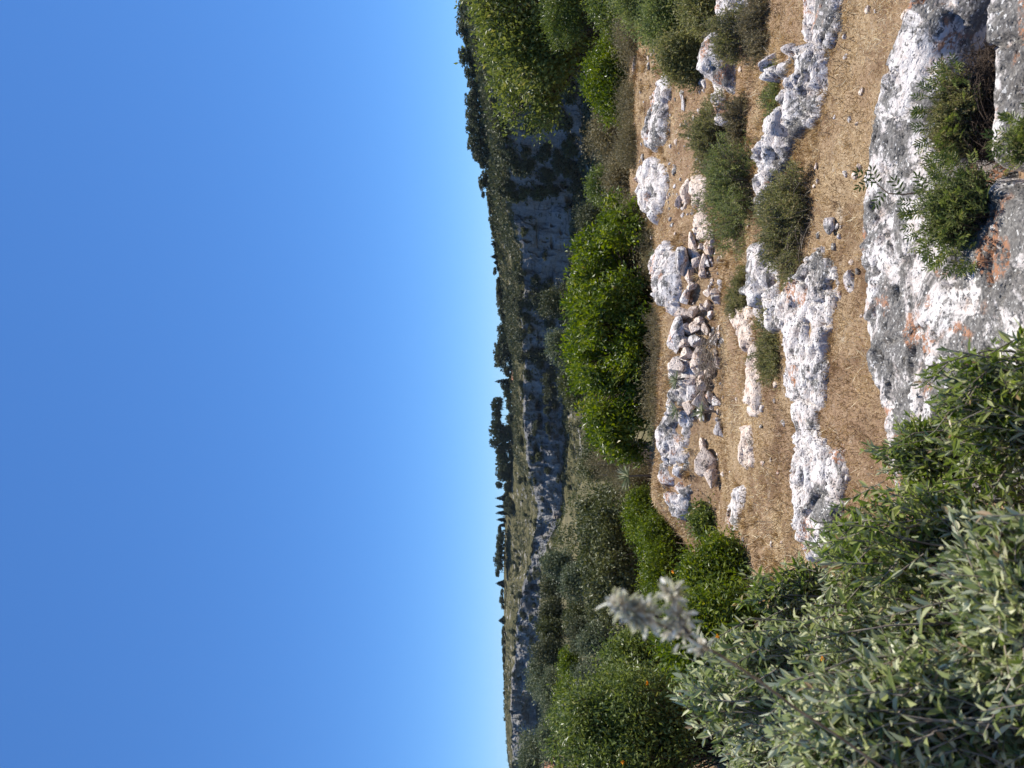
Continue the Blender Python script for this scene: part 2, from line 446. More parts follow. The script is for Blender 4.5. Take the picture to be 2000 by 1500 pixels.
def outcrop(name, label, far, near, H, mat, res=.015, rough=.05, pits=20, tilt=.7, edge=.09, seed=0, pit_r=(.012, .05), wob=.045, cat='rock outcrop', group=None, holes=(), blocky=1.):
    """bedrock standing out of the ground: `far` is its crest, `near` its foot, as seen from the camera"""
    r = np.random.default_rng(seed + 500)
    fp = np.array([hit(ix, iy, H * .8)[:2] for ix, iy in far]); npt = np.array([hit(ix, iy, .02)[:2] for ix, iy in near])
    poly = np.concatenate([fp, npt[::-1]])
    mn, mx = poly.min(0) - .16, poly.max(0) + .16
    nx, ny = int((mx[0] - mn[0]) / res) + 2, int((mx[1] - mn[1]) / res) + 2
    X, Y = np.meshgrid(np.linspace(mn[0], mx[0], nx), np.linspace(mn[1], mx[1], ny))
    sd = poly_sd(X, Y, poly)
    sd = sd + wob * 1.1 * fbm(p3(X * 6, Y * 6), 5, seed, .65) + .02
    df, dn = line_d(X, Y, fp), line_d(X, Y, npt)
    t = dn / (dn + df + 1e-6)
    prof = np.sqrt(np.clip(sd / edge, 0, 1) * (2 - np.clip(sd / edge, 0, 1)))
    top = H * ((1 - tilt) + tilt * np.sqrt(t))
    big = fbm(p3(X * 2.3, Y * 2.3, seed), 5, seed + 3, .55)
    rid = 1 - np.abs(fbm(p3(X * 6, Y * 6, seed * 3.1), 4, seed + 8, .6)) * 2
    fine = fbm(p3(X * 21, Y * 21, seed), 4, seed + 5, .6)
    # the rock is broken into blocks along two directions, with open joints and small steps between them
    an = .5 + seed * 1.3; wx_ = X + .07 * big + .02 * fine; wy_ = Y + .07 * fbm(p3(X * 3, Y * 3, seed + 9.), 3, seed + 2)
    U, W2 = wx_ * math.cos(an) + wy_ * math.sin(an), -wx_ * math.sin(an) + wy_ * math.cos(an)
    e1, c1 = worley(U * 2.6, W2 * 4.6, seed + 70); e2, c2 = worley(U * 8.5, W2 * 11., seed + 90)
    crack = .035 * np.clip(1 - e1 / .10, 0, 1) + .012 * np.clip(1 - e2 / .12, 0, 1) * (c2 > -.2)
    step = np.where(e1 > 0, c1, 0) * min(H * .35, .028) + c2 * .006
    h = top * prof * (1 + .32 * big) + prof * (.030 + blocky * (step - crack) + rough * .40 * (rid - .35) + rough * .30 * fine)
    ins = np.argwhere(sd > .03)
    if len(ins):
        for k in range(pits):
            j, i = ins[r.integers(len(ins))]
            pr = r.uniform(*pit_r) * (1 if r.uniform() < .8 else 1.6); el = r.uniform(.5, 1)
            dx, dy = X - X[j, i], (Y - Y[j, i]) / el
            h = h - pr * 2.2 * np.exp(-((dx * dx + dy * dy) / (pr * pr)) ** 2)
    for (hx, hy, hr) in holes:                              # solution holes in the stone
        c_ = hit(hx, hy, H * .6); h = h - 3.2 * hr * np.exp(-(((X - c_[0]) / (hr * 1.25)) ** 2 + ((Y - c_[1]) / hr) ** 2) ** 2)
    G = ground(X, Y)
    Z = G - .008 + np.where(sd > 0, h, np.clip(sd, -.12, 0) * 1.6)
    # sideways wobble makes small overhangs
    wx = .018 * fbm(p3(X * 13, Y * 13, Z * 13), 3, seed + 40) * prof; wy = .018 * fbm(p3(X * 13, Y * 13, Z * 13 + 40), 3, seed + 60) * prof
    c = np.array([X.mean(), Y.mean(), G.mean()])
    V = np.stack([X + wx, Y + wy, Z], -1).reshape(-1, 3) - c
    fc = grid_faces(ny, nx)
    keep = (sd.reshape(-1)[fc] > -.07).any(1)
    fc = fc[keep]; used = np.unique(fc); remap = np.zeros(len(V), int); remap[used] = np.arange(len(used))
    o = obj(name, make_mesh(name, V[used], [remap[fc]], M[mat], smooth=True), loc=c)
    tag(o, label, cat, group)
    FOOT.append((poly, (X, Y, sd)))
    return o

def icos(sub):
    import bmesh
    bm = bmesh.new(); bmesh.ops.create_icosphere(bm, subdivisions=sub, radius=1)
    V = np.array([v.co[:] for v in bm.verts]); Fc = np.array([[v.index for v in f.verts] for f in bm.faces]); bm.free()
    return V, Fc
ICO = {k: icos(k) for k in (3, 4, 5)}

def rock_mesh(name, size, seed, mat, sub=4, cuts=13, flat=.62, rough=.07):
    r = np.random.default_rng(seed)
    V, Fc = ICO[sub]; V = V.copy()
    for k in range(cuts):                                   # planed faces
        n = rdir(1, r)[0]; n[2] *= .8; n = n / np.linalg.norm(n); o = r.uniform(flat - .14, flat + .12)
        d = V @ n - o; V = V - np.clip(d, 0, None)[:, None] * n * .93
    nr = norm(V)
    V = V + nr * (rough * fbm(V * 1.7 + seed, 5, seed, .55) + rough * .45 * (1 - 2 * np.abs(fbm(V * 4.3 + seed, 4, seed + 3))))[:, None]
    V = V * np.asarray(size) / 2 * 1.32
    return make_mesh(name, V, [Fc], M[mat], smooth=True)

def boulder(name, label, ix, iy, w, h, mat, d=None, depth=None, rot=0., roll=0., seed=0, sub=4, cat='stone', group=None, flat=.62, rough=.07, sink=0.0):
    """a loose stone whose picture is about w px across and h px high, centred on ix, iy"""
    if d is None: d = hit(min(ix + h * .5, 1998), iy)[1]
    c = at(ix, iy, d); k = d / F
    W_, H_ = w * k, h * k; D_ = (depth or .8) * (W_ + H_) * .5
    o = obj(name, rock_mesh(name, (W_, D_, H_), seed, mat, sub, flat=flat, rough=rough), loc=(c[0], c[1], c[2] - sink))
    o.rotation_euler = (r0.uniform(-.12, .12), roll, rot)
    tag(o, label, cat, group)
    return o
r0 = np.random.default_rng(5)

# the near slab the photographer stands behind
outcrop('limestone_slab', 'large near limestone slab with grey and rust lichen at the straw path edge',
        [(1800, -60), (1785, 5), (1745, 120), (1716, 250), (1702, 370), (1692, 480), (1700, 600), (1722, 750), (1745, 880), (1760, 960)],
        [(1962, -60), (1956, 20), (1938, 62), (1888, 100), (1876, 180), (1884, 260), (1905, 320), (2060, 400), (2170, 480), (2170, 650), (2150, 820), (2080, 900), (2000, 960)], .10, 'lime_near', .010, .022, 120, .30, .08, 1, (.006, .028), holes=((1751, 706, .018), (1737, 563, .018), (1764, 140, .020), (1733, 402, .018), (1880, 512, .03), (1868, 560, .02), (1806, 690, .022)), blocky=.4)
outcrop('limestone_slab', 'rough limestone block behind the dark twiggy hollow, cut by the right edge of the photo',
        [(1968, -60), (1964, 20), (1946, 90), (1934, 180), (1942, 260), (1960, 330)], [(2160, -60), (2160, 100), (2170, 250), (2170, 330)], .045, 'lime_near', .010, .03, 40, .3, .06, 16, (.006, .025))
# second ledge, from the photo's top edge to its middle
outcrop('limestone_ledge', 'pale flat limestone ledge along the straw path at the top edge of the photo',
        [(1575, -40), (1578, 0), (1572, 60), (1574, 96), (1590, 122)], [(1645, -40), (1640, 0), (1634, 60), (1624, 100), (1606, 122)], .045, 'lime_mid', .011, .014, 40, .5, .05, 2, (.006, .022), .10)
outcrop('limestone_ridge', 'black pitted white limestone ridge beside a hollow and green cushion shrub',
        [(1566, 95), (1545, 140), (1530, 200), (1505, 240), (1482, 280), (1474, 330), (1476, 380), (1484, 430)],
        [(1612, 100), (1608, 140), (1604, 190), (1590, 230), (1556, 275), (1534, 330), (1520, 380), (1506, 430)], .11, 'lime_ridge', .011, .05, 44, .5, .07, 3, (.012, .045))
outcrop('limestone_ledge', 'broad white limestone slab beside the path, widest of the white ledges',
        [(1592, 490), (1564, 522), (1534, 568), (1524, 620), (1531, 680), (1545, 745)], [(1604, 490), (1618, 530), (1623, 600), (1615, 660), (1612, 710), (1608, 752)], .045, 'lime_mid', .010, .014, 60, .45, .05, 4, (.006, .026), .11, holes=((1579, 650, .045), (1586, 688, .022), (1560, 600, .02), (1612, 585, .018)))
outcrop('limestone_ridge', 'dark lichened limestone edge standing just behind the broad white slab',
        [(1458, 478), (1457, 520), (1459, 560), (1468, 610), (1486, 640)], [(1508, 478), (1515, 520), (1516, 560), (1520, 600), (1524, 640)], .08, 'lime_ridge', .011, .035, 34, .55, .07, 5, (.015, .045))
outcrop('limestone_ledge', 'narrow white limestone ledge running on from the broad slab',
        [(1540, 715), (1540, 770), (1549, 800), (1556, 840), (1560, 905)], [(1612, 715), (1606, 780), (1596, 810), (1594, 850), (1600, 908)], .04, 'lime_mid', .010, .014, 36, .5, .045, 6, (.006, .022), .09)
outcrop('limestone_ledge', 'white limestone hump between straw and the grey sage bush',
        [(1588, 864), (1568, 890), (1559, 940), (1560, 1000), (1572, 1040), (1594, 1082)], [(1606, 864), (1640, 884), (1646, 915), (1638, 960), (1628, 1000), (1620, 1040), (1610, 1082)], .045, 'lime_mid', .010, .014, 44, .5, .05, 7, (.006, .024), .11)
# thin line of stone in the straw above the path
outcrop('limestone_edge', 'thin pale limestone edge with a dark crack, in straw beside a dark shrub',
        [(1436, 602), (1437, 625), (1446, 650), (1457, 690), (1462, 730), (1462, 770), (1464, 806)], [(1464, 602), (1466, 625), (1470, 650), (1476, 690), (1480, 730), (1482, 770), (1480, 806)], .045, 'stone_warm', .012, .02, 10, .6, .05, 8)
outcrop('limestone_edge', 'thin pale limestone edge alone in the straw, shortest of the strips',
        [(1449, 836), (1450, 870), (1453, 905)], [(1462, 836), (1464, 870), (1466, 905)], .03, 'stone_warm', .012, .015, 4, .6, .04, 9)
outcrop('limestone_edge', 'white limestone strip in straw pointing at the green shrub',
        [(1440, 955), (1430, 975), (1421, 1000), (1420, 1030)], [(1452, 955), (1450, 975), (1444, 1000), (1436, 1030)], .035, 'lime_mid', .012, .015, 6, .6, .04, 10)
# back tier, near the photo's top edge
outcrop('limestone_ridge', 'black and white limestone rock alone in brown straw by the fresh green bush',
        [(1296, 146), (1278, 180), (1265, 225), (1258, 258), (1268, 294)], [(1304, 146), (1309, 180), (1305, 230), (1304, 262), (1284, 294)], .09, 'lime_dark', .016, .06, 16, .6, .09, 11, (.02, .06))
outcrop('limestone_ridge', 'white crumbling limestone rock with straw tufts near the end of the green bush',
        [(1264, 310), (1247, 326), (1243, 350), (1246, 390), (1258, 412), (1276, 432)], [(1276, 310), (1300, 330), (1304, 355), (1297, 390), (1290, 415), (1282, 432)], .07, 'lime_mid', .016, .07, 20, .6, .1, 12, (.02, .06))
outcrop('limestone_ridge', 'thin tilted white limestone blade in front of the lower top-edge shrubs',
        [(1376, 38), (1381, 80), (1388, 120), (1394, 160), (1404, 205), (1410, 240)], [(1394, 38), (1400, 80), (1406, 120), (1410, 160), (1418, 205), (1422, 240)], .07, 'lime_mid', .014, .03, 8, .5, .05, 13)
outcrop('limestone_ridge', 'grey limestone rock in straw behind the ridge near the top edge',
        [(1512, 92), (1505, 120), (1500, 150)], [(1546, 92), (1540, 120), (1530, 150)], .09, 'lime_mid', .012, .04, 8, .6, .06, 14)
outcrop('limestone_ridge', 'crumbly low limestone among dry stems between cushion shrub and tumbled wall',
        [(1352, 350), (1348, 390), (1356, 430), (1362, 462)], [(1376, 350), (1378, 390), (1380, 430), (1388, 462)], .07, 'stone_warm', .014, .05, 12, .6, .06, 15)

# bigger upright rocks
boulder('limestone_boulder', 'big black and white pitted boulder near the top edge', 1440, 124, 135, 112, 'lime_dark', 5.9, .7, .3, .1, 21, 5, 'boulder', flat=.70, rough=.17)
boulder('limestone_boulder', 'grey pitted boulder cut by the top edge of the photo', 1455, 12, 105, 82, 'lime_dark', 5.5, .8, .5, 0, 22, 5, 'boulder', flat=.70, rough=.17)
outcrop('limestone_ridge', 'white lichened rock block at the head of the tumbled wall',
        [(1296, 476), (1282, 492), (1276, 520), (1280, 560), (1290, 592), (1306, 610)], [(1310, 476), (1320, 492), (1324, 520), (1322, 560), (1320, 592), (1314, 610)], .06, 'lime_mid', .012, .05, 22, .5, .07, 20, (.012, .04), .07)
boulder('limestone_boulder', 'leaning grey slab beside the cushion shrub near the top edge', 1520, 118, 40, 70, 'lime_mid', 4.75, .6, .2, -.4, 27, 4, 'boulder')

outcrop('limestone_ridge', 'white rounded limestone hump at the end of the tumbled wall by the green bush',
        [(1300, 806), (1287, 822), (1283, 850), (1288, 880), (1300, 906)], [(1352, 806), (1350, 830), (1342, 855), (1340, 880), (1346, 906)], .055, 'lime_mid', .012, .04, 26, .45, .10, 17, (.012, .045), .07)
outcrop('limestone_ridge', 'low white limestone rib behind the pale split stone',
        [(1290, 908), (1292, 930), (1300, 960), (1312, 985), (1324, 1006)], [(1336, 908), (1340, 935), (1342, 960), (1344, 985), (1340, 1006)], .045, 'lime_mid', .012, .04, 22, .5, .07, 18, (.012, .04), .07)
outcrop('limestone_ridge', 'long white lichened rock crest above the loose wall stones',
        [(1318, 700), (1311, 730), (1310, 760), (1308, 790), (1302, 812)], [(1350, 700), (1352, 730), (1350, 760), (1350, 790), (1346, 812)], .045, 'lime_mid', .012, .04, 20, .5, .07, 19, (.012, .04), .07)

# tumbled dry stone wall
WALL = [(1330, 515, 78, 20, 'flat slab with a shaded face'), (1352, 486, 52, 12, 'thin slab lying aslant'), (1346, 535, 34, 16, ''), (1350, 560, 26, 14, ''),
        (1338, 583, 30, 20, ''), (1384, 486, 38, 12, 'thin pale slab at the wall foot'), (1376, 510, 40, 11, ''), (1372, 535, 22, 10, ''), (1398, 584, 22, 18, 'small round white stone'),
        (1380, 596, 24, 16, ''), (1330, 612, 30, 22, ''), (1350, 610, 26, 20, ''), (1319, 655, 74, 20, 'long pinkish block on top'), (1340, 640, 28, 18, ''), (1339, 668, 26, 20, ''),
        (1356, 640, 30, 18, ''), (1360, 665, 28, 22, ''), (1342, 690, 34, 26, ''), (1365, 694, 40, 24, ''), (1376, 640, 24, 14, ''), (1362, 722, 38, 15, 'flat disc-shaped stone'),
        (1386, 722, 34, 20, 'rounded stone at the wall foot'), (1324, 716, 40, 26, ''), (1345, 745, 36, 20, ''), (1352, 768, 36, 24, ''), (1372, 752, 30, 18, ''), (1370, 785, 36, 26, 'block with a dark hollow'),
        (1346, 795, 30, 24, ''), (1385, 775, 24, 14, '')]
rw = np.random.default_rng(404)
for q in range(26):                                         # fallen pieces along the foot of the wall
    WALL.append((rw.uniform(1352, 1402), rw.uniform(468, 815), rw.uniform(14, 32), rw.uniform(10, 20), 'FALL'))
CW = ['warm grey', 'pale', 'cream', 'brownish']
for i, (ix, iy, w, h, note) in enumerate(WALL):
    d = hit(ix + h * .40, iy)[1] - .015
    lab = note + ' in the tumbled dry stone wall' if note else '%s block in the tumbled dry stone wall, %s stone counted from its top-edge end' % (CW[i % 4], ordinal(sum(1 for q in WALL if q[1] < iy and q[4] != 'FALL') + 1))
    if note == 'FALL': lab = 'angular stone fallen along the foot of the tumbled dry stone wall'
    boulder('wall_stone', lab, ix, iy, w * 1.02, h * 1.1, 'stone_warm' if i % 4 else 'lime_mid', d, 1.3, r0.uniform(-.5, .5), r0.uniform(-.25, .25), 60 + i, 5, 'stone', 'loose stones of the tumbled dry wall', flat=.55, rough=.05)

LOOSE = [(1620, 438, 34, 22, 'lime_dark', 'round grey stone in the straw of the path, nearest the cushion shrub'),
         (1654, 546, 42, 22, 'lime_mid', 'long grey stone in the straw between the two slabs'), (1660, 512, 16, 10, 'stone_warm', 'small brownish stone beside the long grey stone in the path'),
         (1697, 640, 40, 12, 'lime_dark', 'dark stone tucked against the near slab edge'),
         (1376, 905, 62, 40, 'stone_warm', 'pale pinkish split stone standing in the straw'), (1390, 932, 36, 30, 'stone_warm', 'small pale stone leaning on the pinkish split stone'),
         (1402, 838, 40, 16, 'lime_mid', 'tilted white flake of stone in the straw'), (1371, 870, 30, 14, 'stone_warm', 'low pale stone half buried behind the split stone'),
         (1333, 205, 30, 10, 'lime_mid', 'small white stone in brown straw near the top edge'), (1238, 130, 40, 8, 'stone_warm', 'pale flat stone under the bright green shrub'),
         (1276, 85, 36, 8, 'lime_mid', 'thin white stone under the top-edge shrubs'), (1399, 585, 24, 16, 'lime_mid', 'white stone in the straw at the foot of the wall'),
         (1402, 655, 20, 10, 'stone_warm', 'small pale stone in straw below the wall'), (1325, 395, 26, 18, 'stone_warm', 'pinkish stone above the crumbly low limestone'),
         (1340, 372, 44, 22, 'stone_warm', 'pinkish leaning stone in brown straw near the cushion shrub')]
for i, (ix, iy, w, h, mt, lab) in enumerate(LOOSE):
    boulder('field_stone', lab, ix, iy, w, h, mt, None, .8, r0.uniform(-.5, .5), r0.uniform(-.2, .2), 130 + i, 4, 'stone', sink=.01)
# small stones scattered on the straw path
rs = np.random.default_rng(77); proto = None
pm = [rock_mesh('pebble', (1, .8, .6), 300 + k, ['stone_warm', 'lime_mid', 'lime_dark'][k % 3], 3) for k in range(5)]
cnt = 0
while cnt < 280:
    ix, iy = (rs.uniform(1300, 1790), rs.uniform(0, 1120)) if cnt < 120 else ((rs.uniform(1235, 1400), rs.uniform(60, 500)) if cnt < 230 else (rs.uniform(1385, 1415), rs.uniform(470, 960)))
    p = hit(ix, iy)
    if p[1] > 10 or any(poly_sd(np.array(p[0]), np.array(p[1]), f[0]) > -.02 for f in FOOT): continue
    o = obj('pebble', pm[cnt % 5], loc=(p[0], p[1], p[2] + .004)); s = rs.uniform(.016, .045) * (1.5 if rs.uniform() < .12 else 1) * (1 if cnt < 120 else 1.45)
    o.scale = (s, s, s * .9); o.rotation_euler = (rs.uniform(-.3, .3), rs.uniform(-.3, .3), rs.uniform(0, 6))
    tag(o, 'small pale pebble lying loose in the dry straw between the rocks', 'pebble', 'pebbles scattered in the straw'); cnt += 1

# ------------------------------------------------------------------ dry grass (stuff)
def off_rock(x, y, margin=.0):
    ok = np.ones(x.shape, bool)
    for poly, _ in FOOT:
        mn, mx = poly.min(0), poly.max(0)
        c = (x > mn[0]) & (x < mx[0]) & (y > mn[1]) & (y < mx[1])
        if c.any():
            sdv = poly_sd(x[c], y[c], poly); k = np.where(c)[0]; ok[k[sdv > margin]] = False
    return ok

def grass():
    r = np.random.default_rng(42)
    n = 460000
    q = r.uniform(0, 1, n); y = 2.6 * (11 / 2.6) ** q
    x = r.uniform(-.62, .58, n) * (y + .4)
    dens = .55 + .75 * fbm(p3(x * 1.6, y * 1.6), 4, 77)
    ok = (r.uniform(0, 1, n) < np.clip(dens + .25, .12, 1)) & off_rock(x, y, .05)
    x, y = x[ok], y[ok]; n = len(x)
    z = ground(x, y)
    tuft = fbm(p3(x * 4, y * 4), 3, 5)
    L = r.uniform(.010, .034, n) * (1 + .8 * np.clip(tuft, 0, 1)) * np.where(lng := r.uniform(0, 1, n) < .09, 2.0, 1)
    W = r.uniform(.0018, .0042, n) * np.clip(y / 4, .8, 2)
    ax = rdir(n, r); ax[:, 2] = np.abs(ax[:, 2]) * .8 + .12
    V, Fc, m = leaves(np.stack([x, y, z - .004], -1), ax, rdir(n, r), L, W, 'diamond', .1)
    t = np.clip(.45 + .42 * fbm(p3(x * .9, y * .9), 4, 8) + .45 * fbm(p3(x * 4.5, y * 4.5), 3, 18) + r.normal(0, .25, n) + np.where(lng, .28, 0), 0, 1)
    o = obj('dry_grass', make_mesh('dry_grass', V, Fc, M['straw'], np.repeat(t, m)))
    tag(o, 'short straw coloured dry grass covering the path and terraces', 'grass', kind='stuff')
    # taller bleached stems and dead flower stalks by rocks and shrubs
    n = 5500
    y = 3.6 * (10.5 / 3.6) ** r.uniform(0, 1, n); x = r.uniform(-.5, .55, n) * (y + .4)
    ok = (fbm(p3(x * 1.1, y * 1.1), 3, 99) > .12) & off_rock(x, y, .08); x, y = x[ok], y[ok]; n = len(x)
    z = ground(x, y); L = r.uniform(.04, .15, n) * np.clip(y / 8, .4, 1)
    d = rdir(n, r); d[:, 2] = np.abs(d[:, 2]) + .9; d = norm(d)
    p0 = np.stack([x, y, z], -1); k = 4; t = np.linspace(0, 1, k)[None, :, None]
    side = rdir(n, r)[:, None, :] * (L[:, None, None] * .25) * t * t
    V, Fc = tubes(p0[:, None, :] + d[:, None, :] * L[:, None, None] * t + side, np.repeat(r.uniform(.0012, .0024, n)[:, None], k, 1) * np.linspace(1, .6, k), 3)
    o = obj('dry_stems', make_mesh('dry_stems', V, Fc, M['stalk'], np.repeat(r.uniform(0, 1, n), k * 3)))
    tag(o, 'thin bleached dead grass stems standing among the rocks', 'grass', kind='stuff')
grass()

def tufts():
    r = np.random.default_rng(61); n = 8000
    y = 3.3 * (10.8 / 3.3) ** r.uniform(0, 1, n); x = r.uniform(-.5, .52, n) * (y + .3)
    near_rock = ~off_rock(x, y, -.14); dens = fbm(p3(x * .8, y * .8), 3, 123)
    ok = off_rock(x, y, .03) & ((r.uniform(0, 1, n) < np.where(near_rock, .8, .0) + np.clip(dens * 1.6 - .1, 0, .8) * np.where(y > 4.6, 1, .25)))
    x, y = x[ok], y[ok]; n = len(x); per = 26
    S = np.repeat(r.uniform(.03, .085, n) * np.clip(y / 6, .6, 1.2), per)
    pos = np.repeat(np.stack([x, y, ground(x, y)], -1), per, 0) + r.normal(0, .012, (n * per, 3)) * np.array([1, 1, 0])
    ax = rdir(n * per, r); ax[:, 2] = np.abs(ax[:, 2]) + .45
    V, Fc, m = leaves(pos, ax, rdir(n * per, r), S * r.uniform(.5, 1.2, n * per), .0034 * np.clip(np.repeat(y, per) / 4, .8, 2), 'diamond', .1)
    t = np.clip(np.repeat(r.uniform(.05, .75, n), per) + r.normal(0, .14, n * per), 0, 1)
    o = obj('grass_tufts', make_mesh('grass_tufts', V, Fc, M['straw'], np.repeat(t, m)))
    tag(o, 'brown and straw coloured dry grass tufts against the rocks', 'grass', kind='stuff')
tufts()

# ------------------------------------------------------------------ shrubs and trees near by
def shrub(name, label, cat, box, d, mat, n_cl, per, L, W, kind='diamond', nl=7, dep=.85, clr=None, seed=0, group=None, stem='twig_dark',
          out_w=.7, rnd=.8, up=.25, twigs=.35, tw_r=.006, shell=.5, zmin=.02, tint_c=.55, trunk=None, lump=.085, nout=.8, lo=.62, amp=.34):
    """box = (top ix, bottom ix, iy0, iy1) in the photo; d = distance"""
    r = np.random.default_rng(seed + 900)
    k = d / F; w = (box[3] - box[2]) * k; h = (box[1] - box[0]) * k
    cx = (750 - (box[2] + box[3]) / 2) * k; zb = (1000 - box[1]) * k
    gz = float(ground(cx, d)); bz = min(gz, zb)
    lb = [(c + np.array([0, 0, zb - bz]), R) for c, R in lumpy(w, w * dep, h, lump * math.sqrt(w * h), r, lo=lo, amp=amp)]
    root = thing(name, label, cat, (cx, d, bz), group)
    V, Fc, t, pc = crown(lb, n_cl, per, clr or min(w, h) * .045, L, W, r, kind, out_w, rnd, up, zmin + zb - bz, shell, tint_c=tint_c, nout=nout)
    obj('foliage', make_mesh('foliage', V, Fc, M[mat], t), root)
    sel = pc[r.uniform(0, 1, len(pc)) < twigs]
    if trunk:
        fork = np.array([r.uniform(-.05, .05) * w, 0, trunk])
        base = np.tile(fork, (len(sel), 1)) + r.normal(size=(len(sel), 3)) * .02 * w
        n0 = 3; st = np.stack([np.linspace(0, 1, 6)[:, None] * fork + r.normal(0, .015 * w, (6, 3)) * np.array([1, 1, 0]) + np.array([(q - 1) * .03 * w, 0, 0]) for q in range(n0)])
        V0, F0 = tubes(st, np.linspace(tw_r * 9, tw_r * 6, 6)[None, :].repeat(n0, 0), 7)
        V1, F1 = tubes(twig_paths(base, sel, r), np.linspace(tw_r * 3, tw_r * .6, 5)[None, :].repeat(len(sel), 0), 4)
        V, Fc = np.concatenate([V0, V1]), [F0[0], F1[0] + len(V0)]
    else:
        base = np.zeros_like(sel); base[:, :2] = sel[:, :2] * .25 + r.normal(0, .05 * w, (len(sel), 2)); base[:, 2] = -.03
        V, Fc = tubes(twig_paths(base, sel, r), np.linspace(tw_r, tw_r * .35, 5)[None, :].repeat(len(sel), 0), 4)
    obj('trunk' if trunk else 'stem', make_mesh('stem', V, Fc, M[stem], smooth=True), root)
    return root

# the bright green lentisk in the middle
shrub('lentisk_bush', 'large bright green rounded bush behind the tumbled stone wall', 'bush', (1106, 1290, 400, 905), 9.4, 'lentisk', 1350, 40, .058, .026, nl=16, dep=.7, clr=.05, lump=.072, lo=.84, amp=.13, seed=1, tw_r=.01)
# dark oak beside it
shrub('dark_oak', 'big dull dark olive green tree below the bright green bush', 'tree', (1122, 1275, 930, 1222), 19, 'oak', 900, 40, .090, .05, nl=12, clr=.11, lump=.07, seed=2, tw_r=.02, stem='bark')
# tree at the photo's top edge
shrub('carob_tree', 'broad olive green tree with glinting leaves at the top edge of the photo', 'tree', (902, 1205, -150, 222), 13, 'carob', 1100, 40, .080, .040, nl=16, clr=.12, seed=3, tw_r=.012, trunk=.9, stem='bark')
shrub('pine_shrub', 'bright olive green feathery shrub under the broad tree at the top edge', 'bush', (1058, 1165, -40, 90), 11.2, 'lentisk_dull', 520, 46, .045, .012, nl=9, clr=.06, seed=4)
shrub('lentisk_bush', 'fresh green bush below the broad tree, next to the brown straw', 'bush', (1140, 1245, 70, 235), 10.6, 'lentisk', 420, 40, .045, .018, nl=9, clr=.06, seed=5)
shrub('lentisk_bush', 'dark green bush below the broad tree trunk at the top edge', 'bush', (1150, 1262, -60, 80), 10.2, 'lentisk_dull', 380, 40, .045, .018, nl=9, clr=.06, seed=6)
shrub('maquis_shrub', 'loose grey green shrub with dry twigs at the edge of the drop', 'bush', (1150, 1240, 210, 320), 12.2, 'scrub', 300, 38, .045, .014, nl=9, clr=.09, seed=7, twigs=.8, stem='twig')
shrub('maquis_shrub', 'olive shrub at the edge of the drop beside the bright green bush', 'bush', (1190, 1250, 300, 395), 11.2, 'scrub', 320, 38, .04, .014, nl=8, clr=.07, seed=8, twigs=.5)
for k_, (bx, dd, mt, lab) in enumerate([((1195, 1330, -60, 70), 8.3, 'thyme_green', 'green shrub with pale flecks behind the thin white limestone blade'),
                                   ((1255, 1392, -20, 100), 7.2, 'thyme_green', 'mid green low shrub touching the thin white limestone blade'),
                                   ((1290, 1395, 70, 150), 6.9, 'thyme', 'olive low shrub at the upper end of the white limestone blade'),
                                   ((1335, 1420, -60, 50), 6.4, 'thyme', 'dull green low shrub above the boulder at the top edge')]):
    shrub('maquis_shrub', lab, 'bush', bx, dd, mt, 420, 44, .032, .011, nl=8, clr=.05, seed=10 + k_, twigs=.6, up=.4)
# cushion shrubs (thyme) on the terraces
TH = [((1372, 1492, 262, 505), 5.6, 'thyme_green', 620, 'long green cushion shrub between the limestone ridge and the tumbled wall'),
      ((1340, 1412, 205, 320), 6.2, 'thyme', 260, 'thin olive cushion shrub behind the long green cushion shrub'),
      ((1474, 1606, 322, 525), 4.35, 'thyme', 620, 'olive cushion shrub growing over the limestone ridge by the path'),
      ((1476, 1552, 618, 765), 4.75, 'thyme', 420, 'dark olive cushion shrub behind the narrow white ledge'),
      ((1493, 1570, 140, 228), 4.7, 'thyme_green', 300, 'small green cushion shrub by the dark hollow in the ridge'),
      ((1424, 1470, 540, 622), 5.5, 'thyme', 200, 'low thin cushion shrub behind the dark limestone edge'),
      ((1380, 1480, 30, 110), 5.4, 'thyme', 160, 'sparse olive shrub growing around the big pitted boulder'),
      ((1446, 1530, -10, 110), 5.0, 'scrub', 260, 'dry brown shrub between boulder and pale ledge at the top edge'),
      ((1410, 1486, 190, 260), 5.5, 'scrub', 160, 'dry brownish shrub beside the big pitted boulder'),
      ((1270, 1306, 590, 720), 7.8, 'scrub', 170, 'grey olive low shrub between bright bush and wall')]
# dry golden scrub fringe at the foot of the bright bush and along the drop
FR = [((1262, 1300, 420, 560), 8.6, 'dry golden fringe at the foot of the bright green bush, top-edge half'), ((1268, 1296, 700, 820), 8.3, 'dry brown twiggy fringe at the foot of the bright green bush'),
      ((1150, 1265, 868, 945), 12.5, 'brownish dry scrub in the gap between bright bush and dark tree'), ((1205, 1290, 905, 985), 10.0, 'tangled olive scrub with pale stems beside the bright bush'),
      ((1212, 1250, 20, 130), 9.3, 'dry brown scrub along the far edge of the brown terrace, nearest the top edge'), ((1218, 1252, 150, 250), 9.6, 'dry brown scrub along the far edge of the brown terrace below the fresh green bush'),
      ((1214, 1256, 240, 330), 9.5, 'dry scrub between fresh green bush and the white crumbling rock'), ((1226, 1270, 390, 440), 9.0, 'tan scrub tuft where the bright green bush meets the crumbling rock')]
for k_, (bx, dd, lab) in enumerate(FR):
    shrub('dry_scrub', lab, 'shrub', bx, dd, 'scrub', 240, 30, .035, .008, nl=7, clr=.07, seed=50 + k_, twigs=.9, stem='twig', up=.5, tw_r=.004)
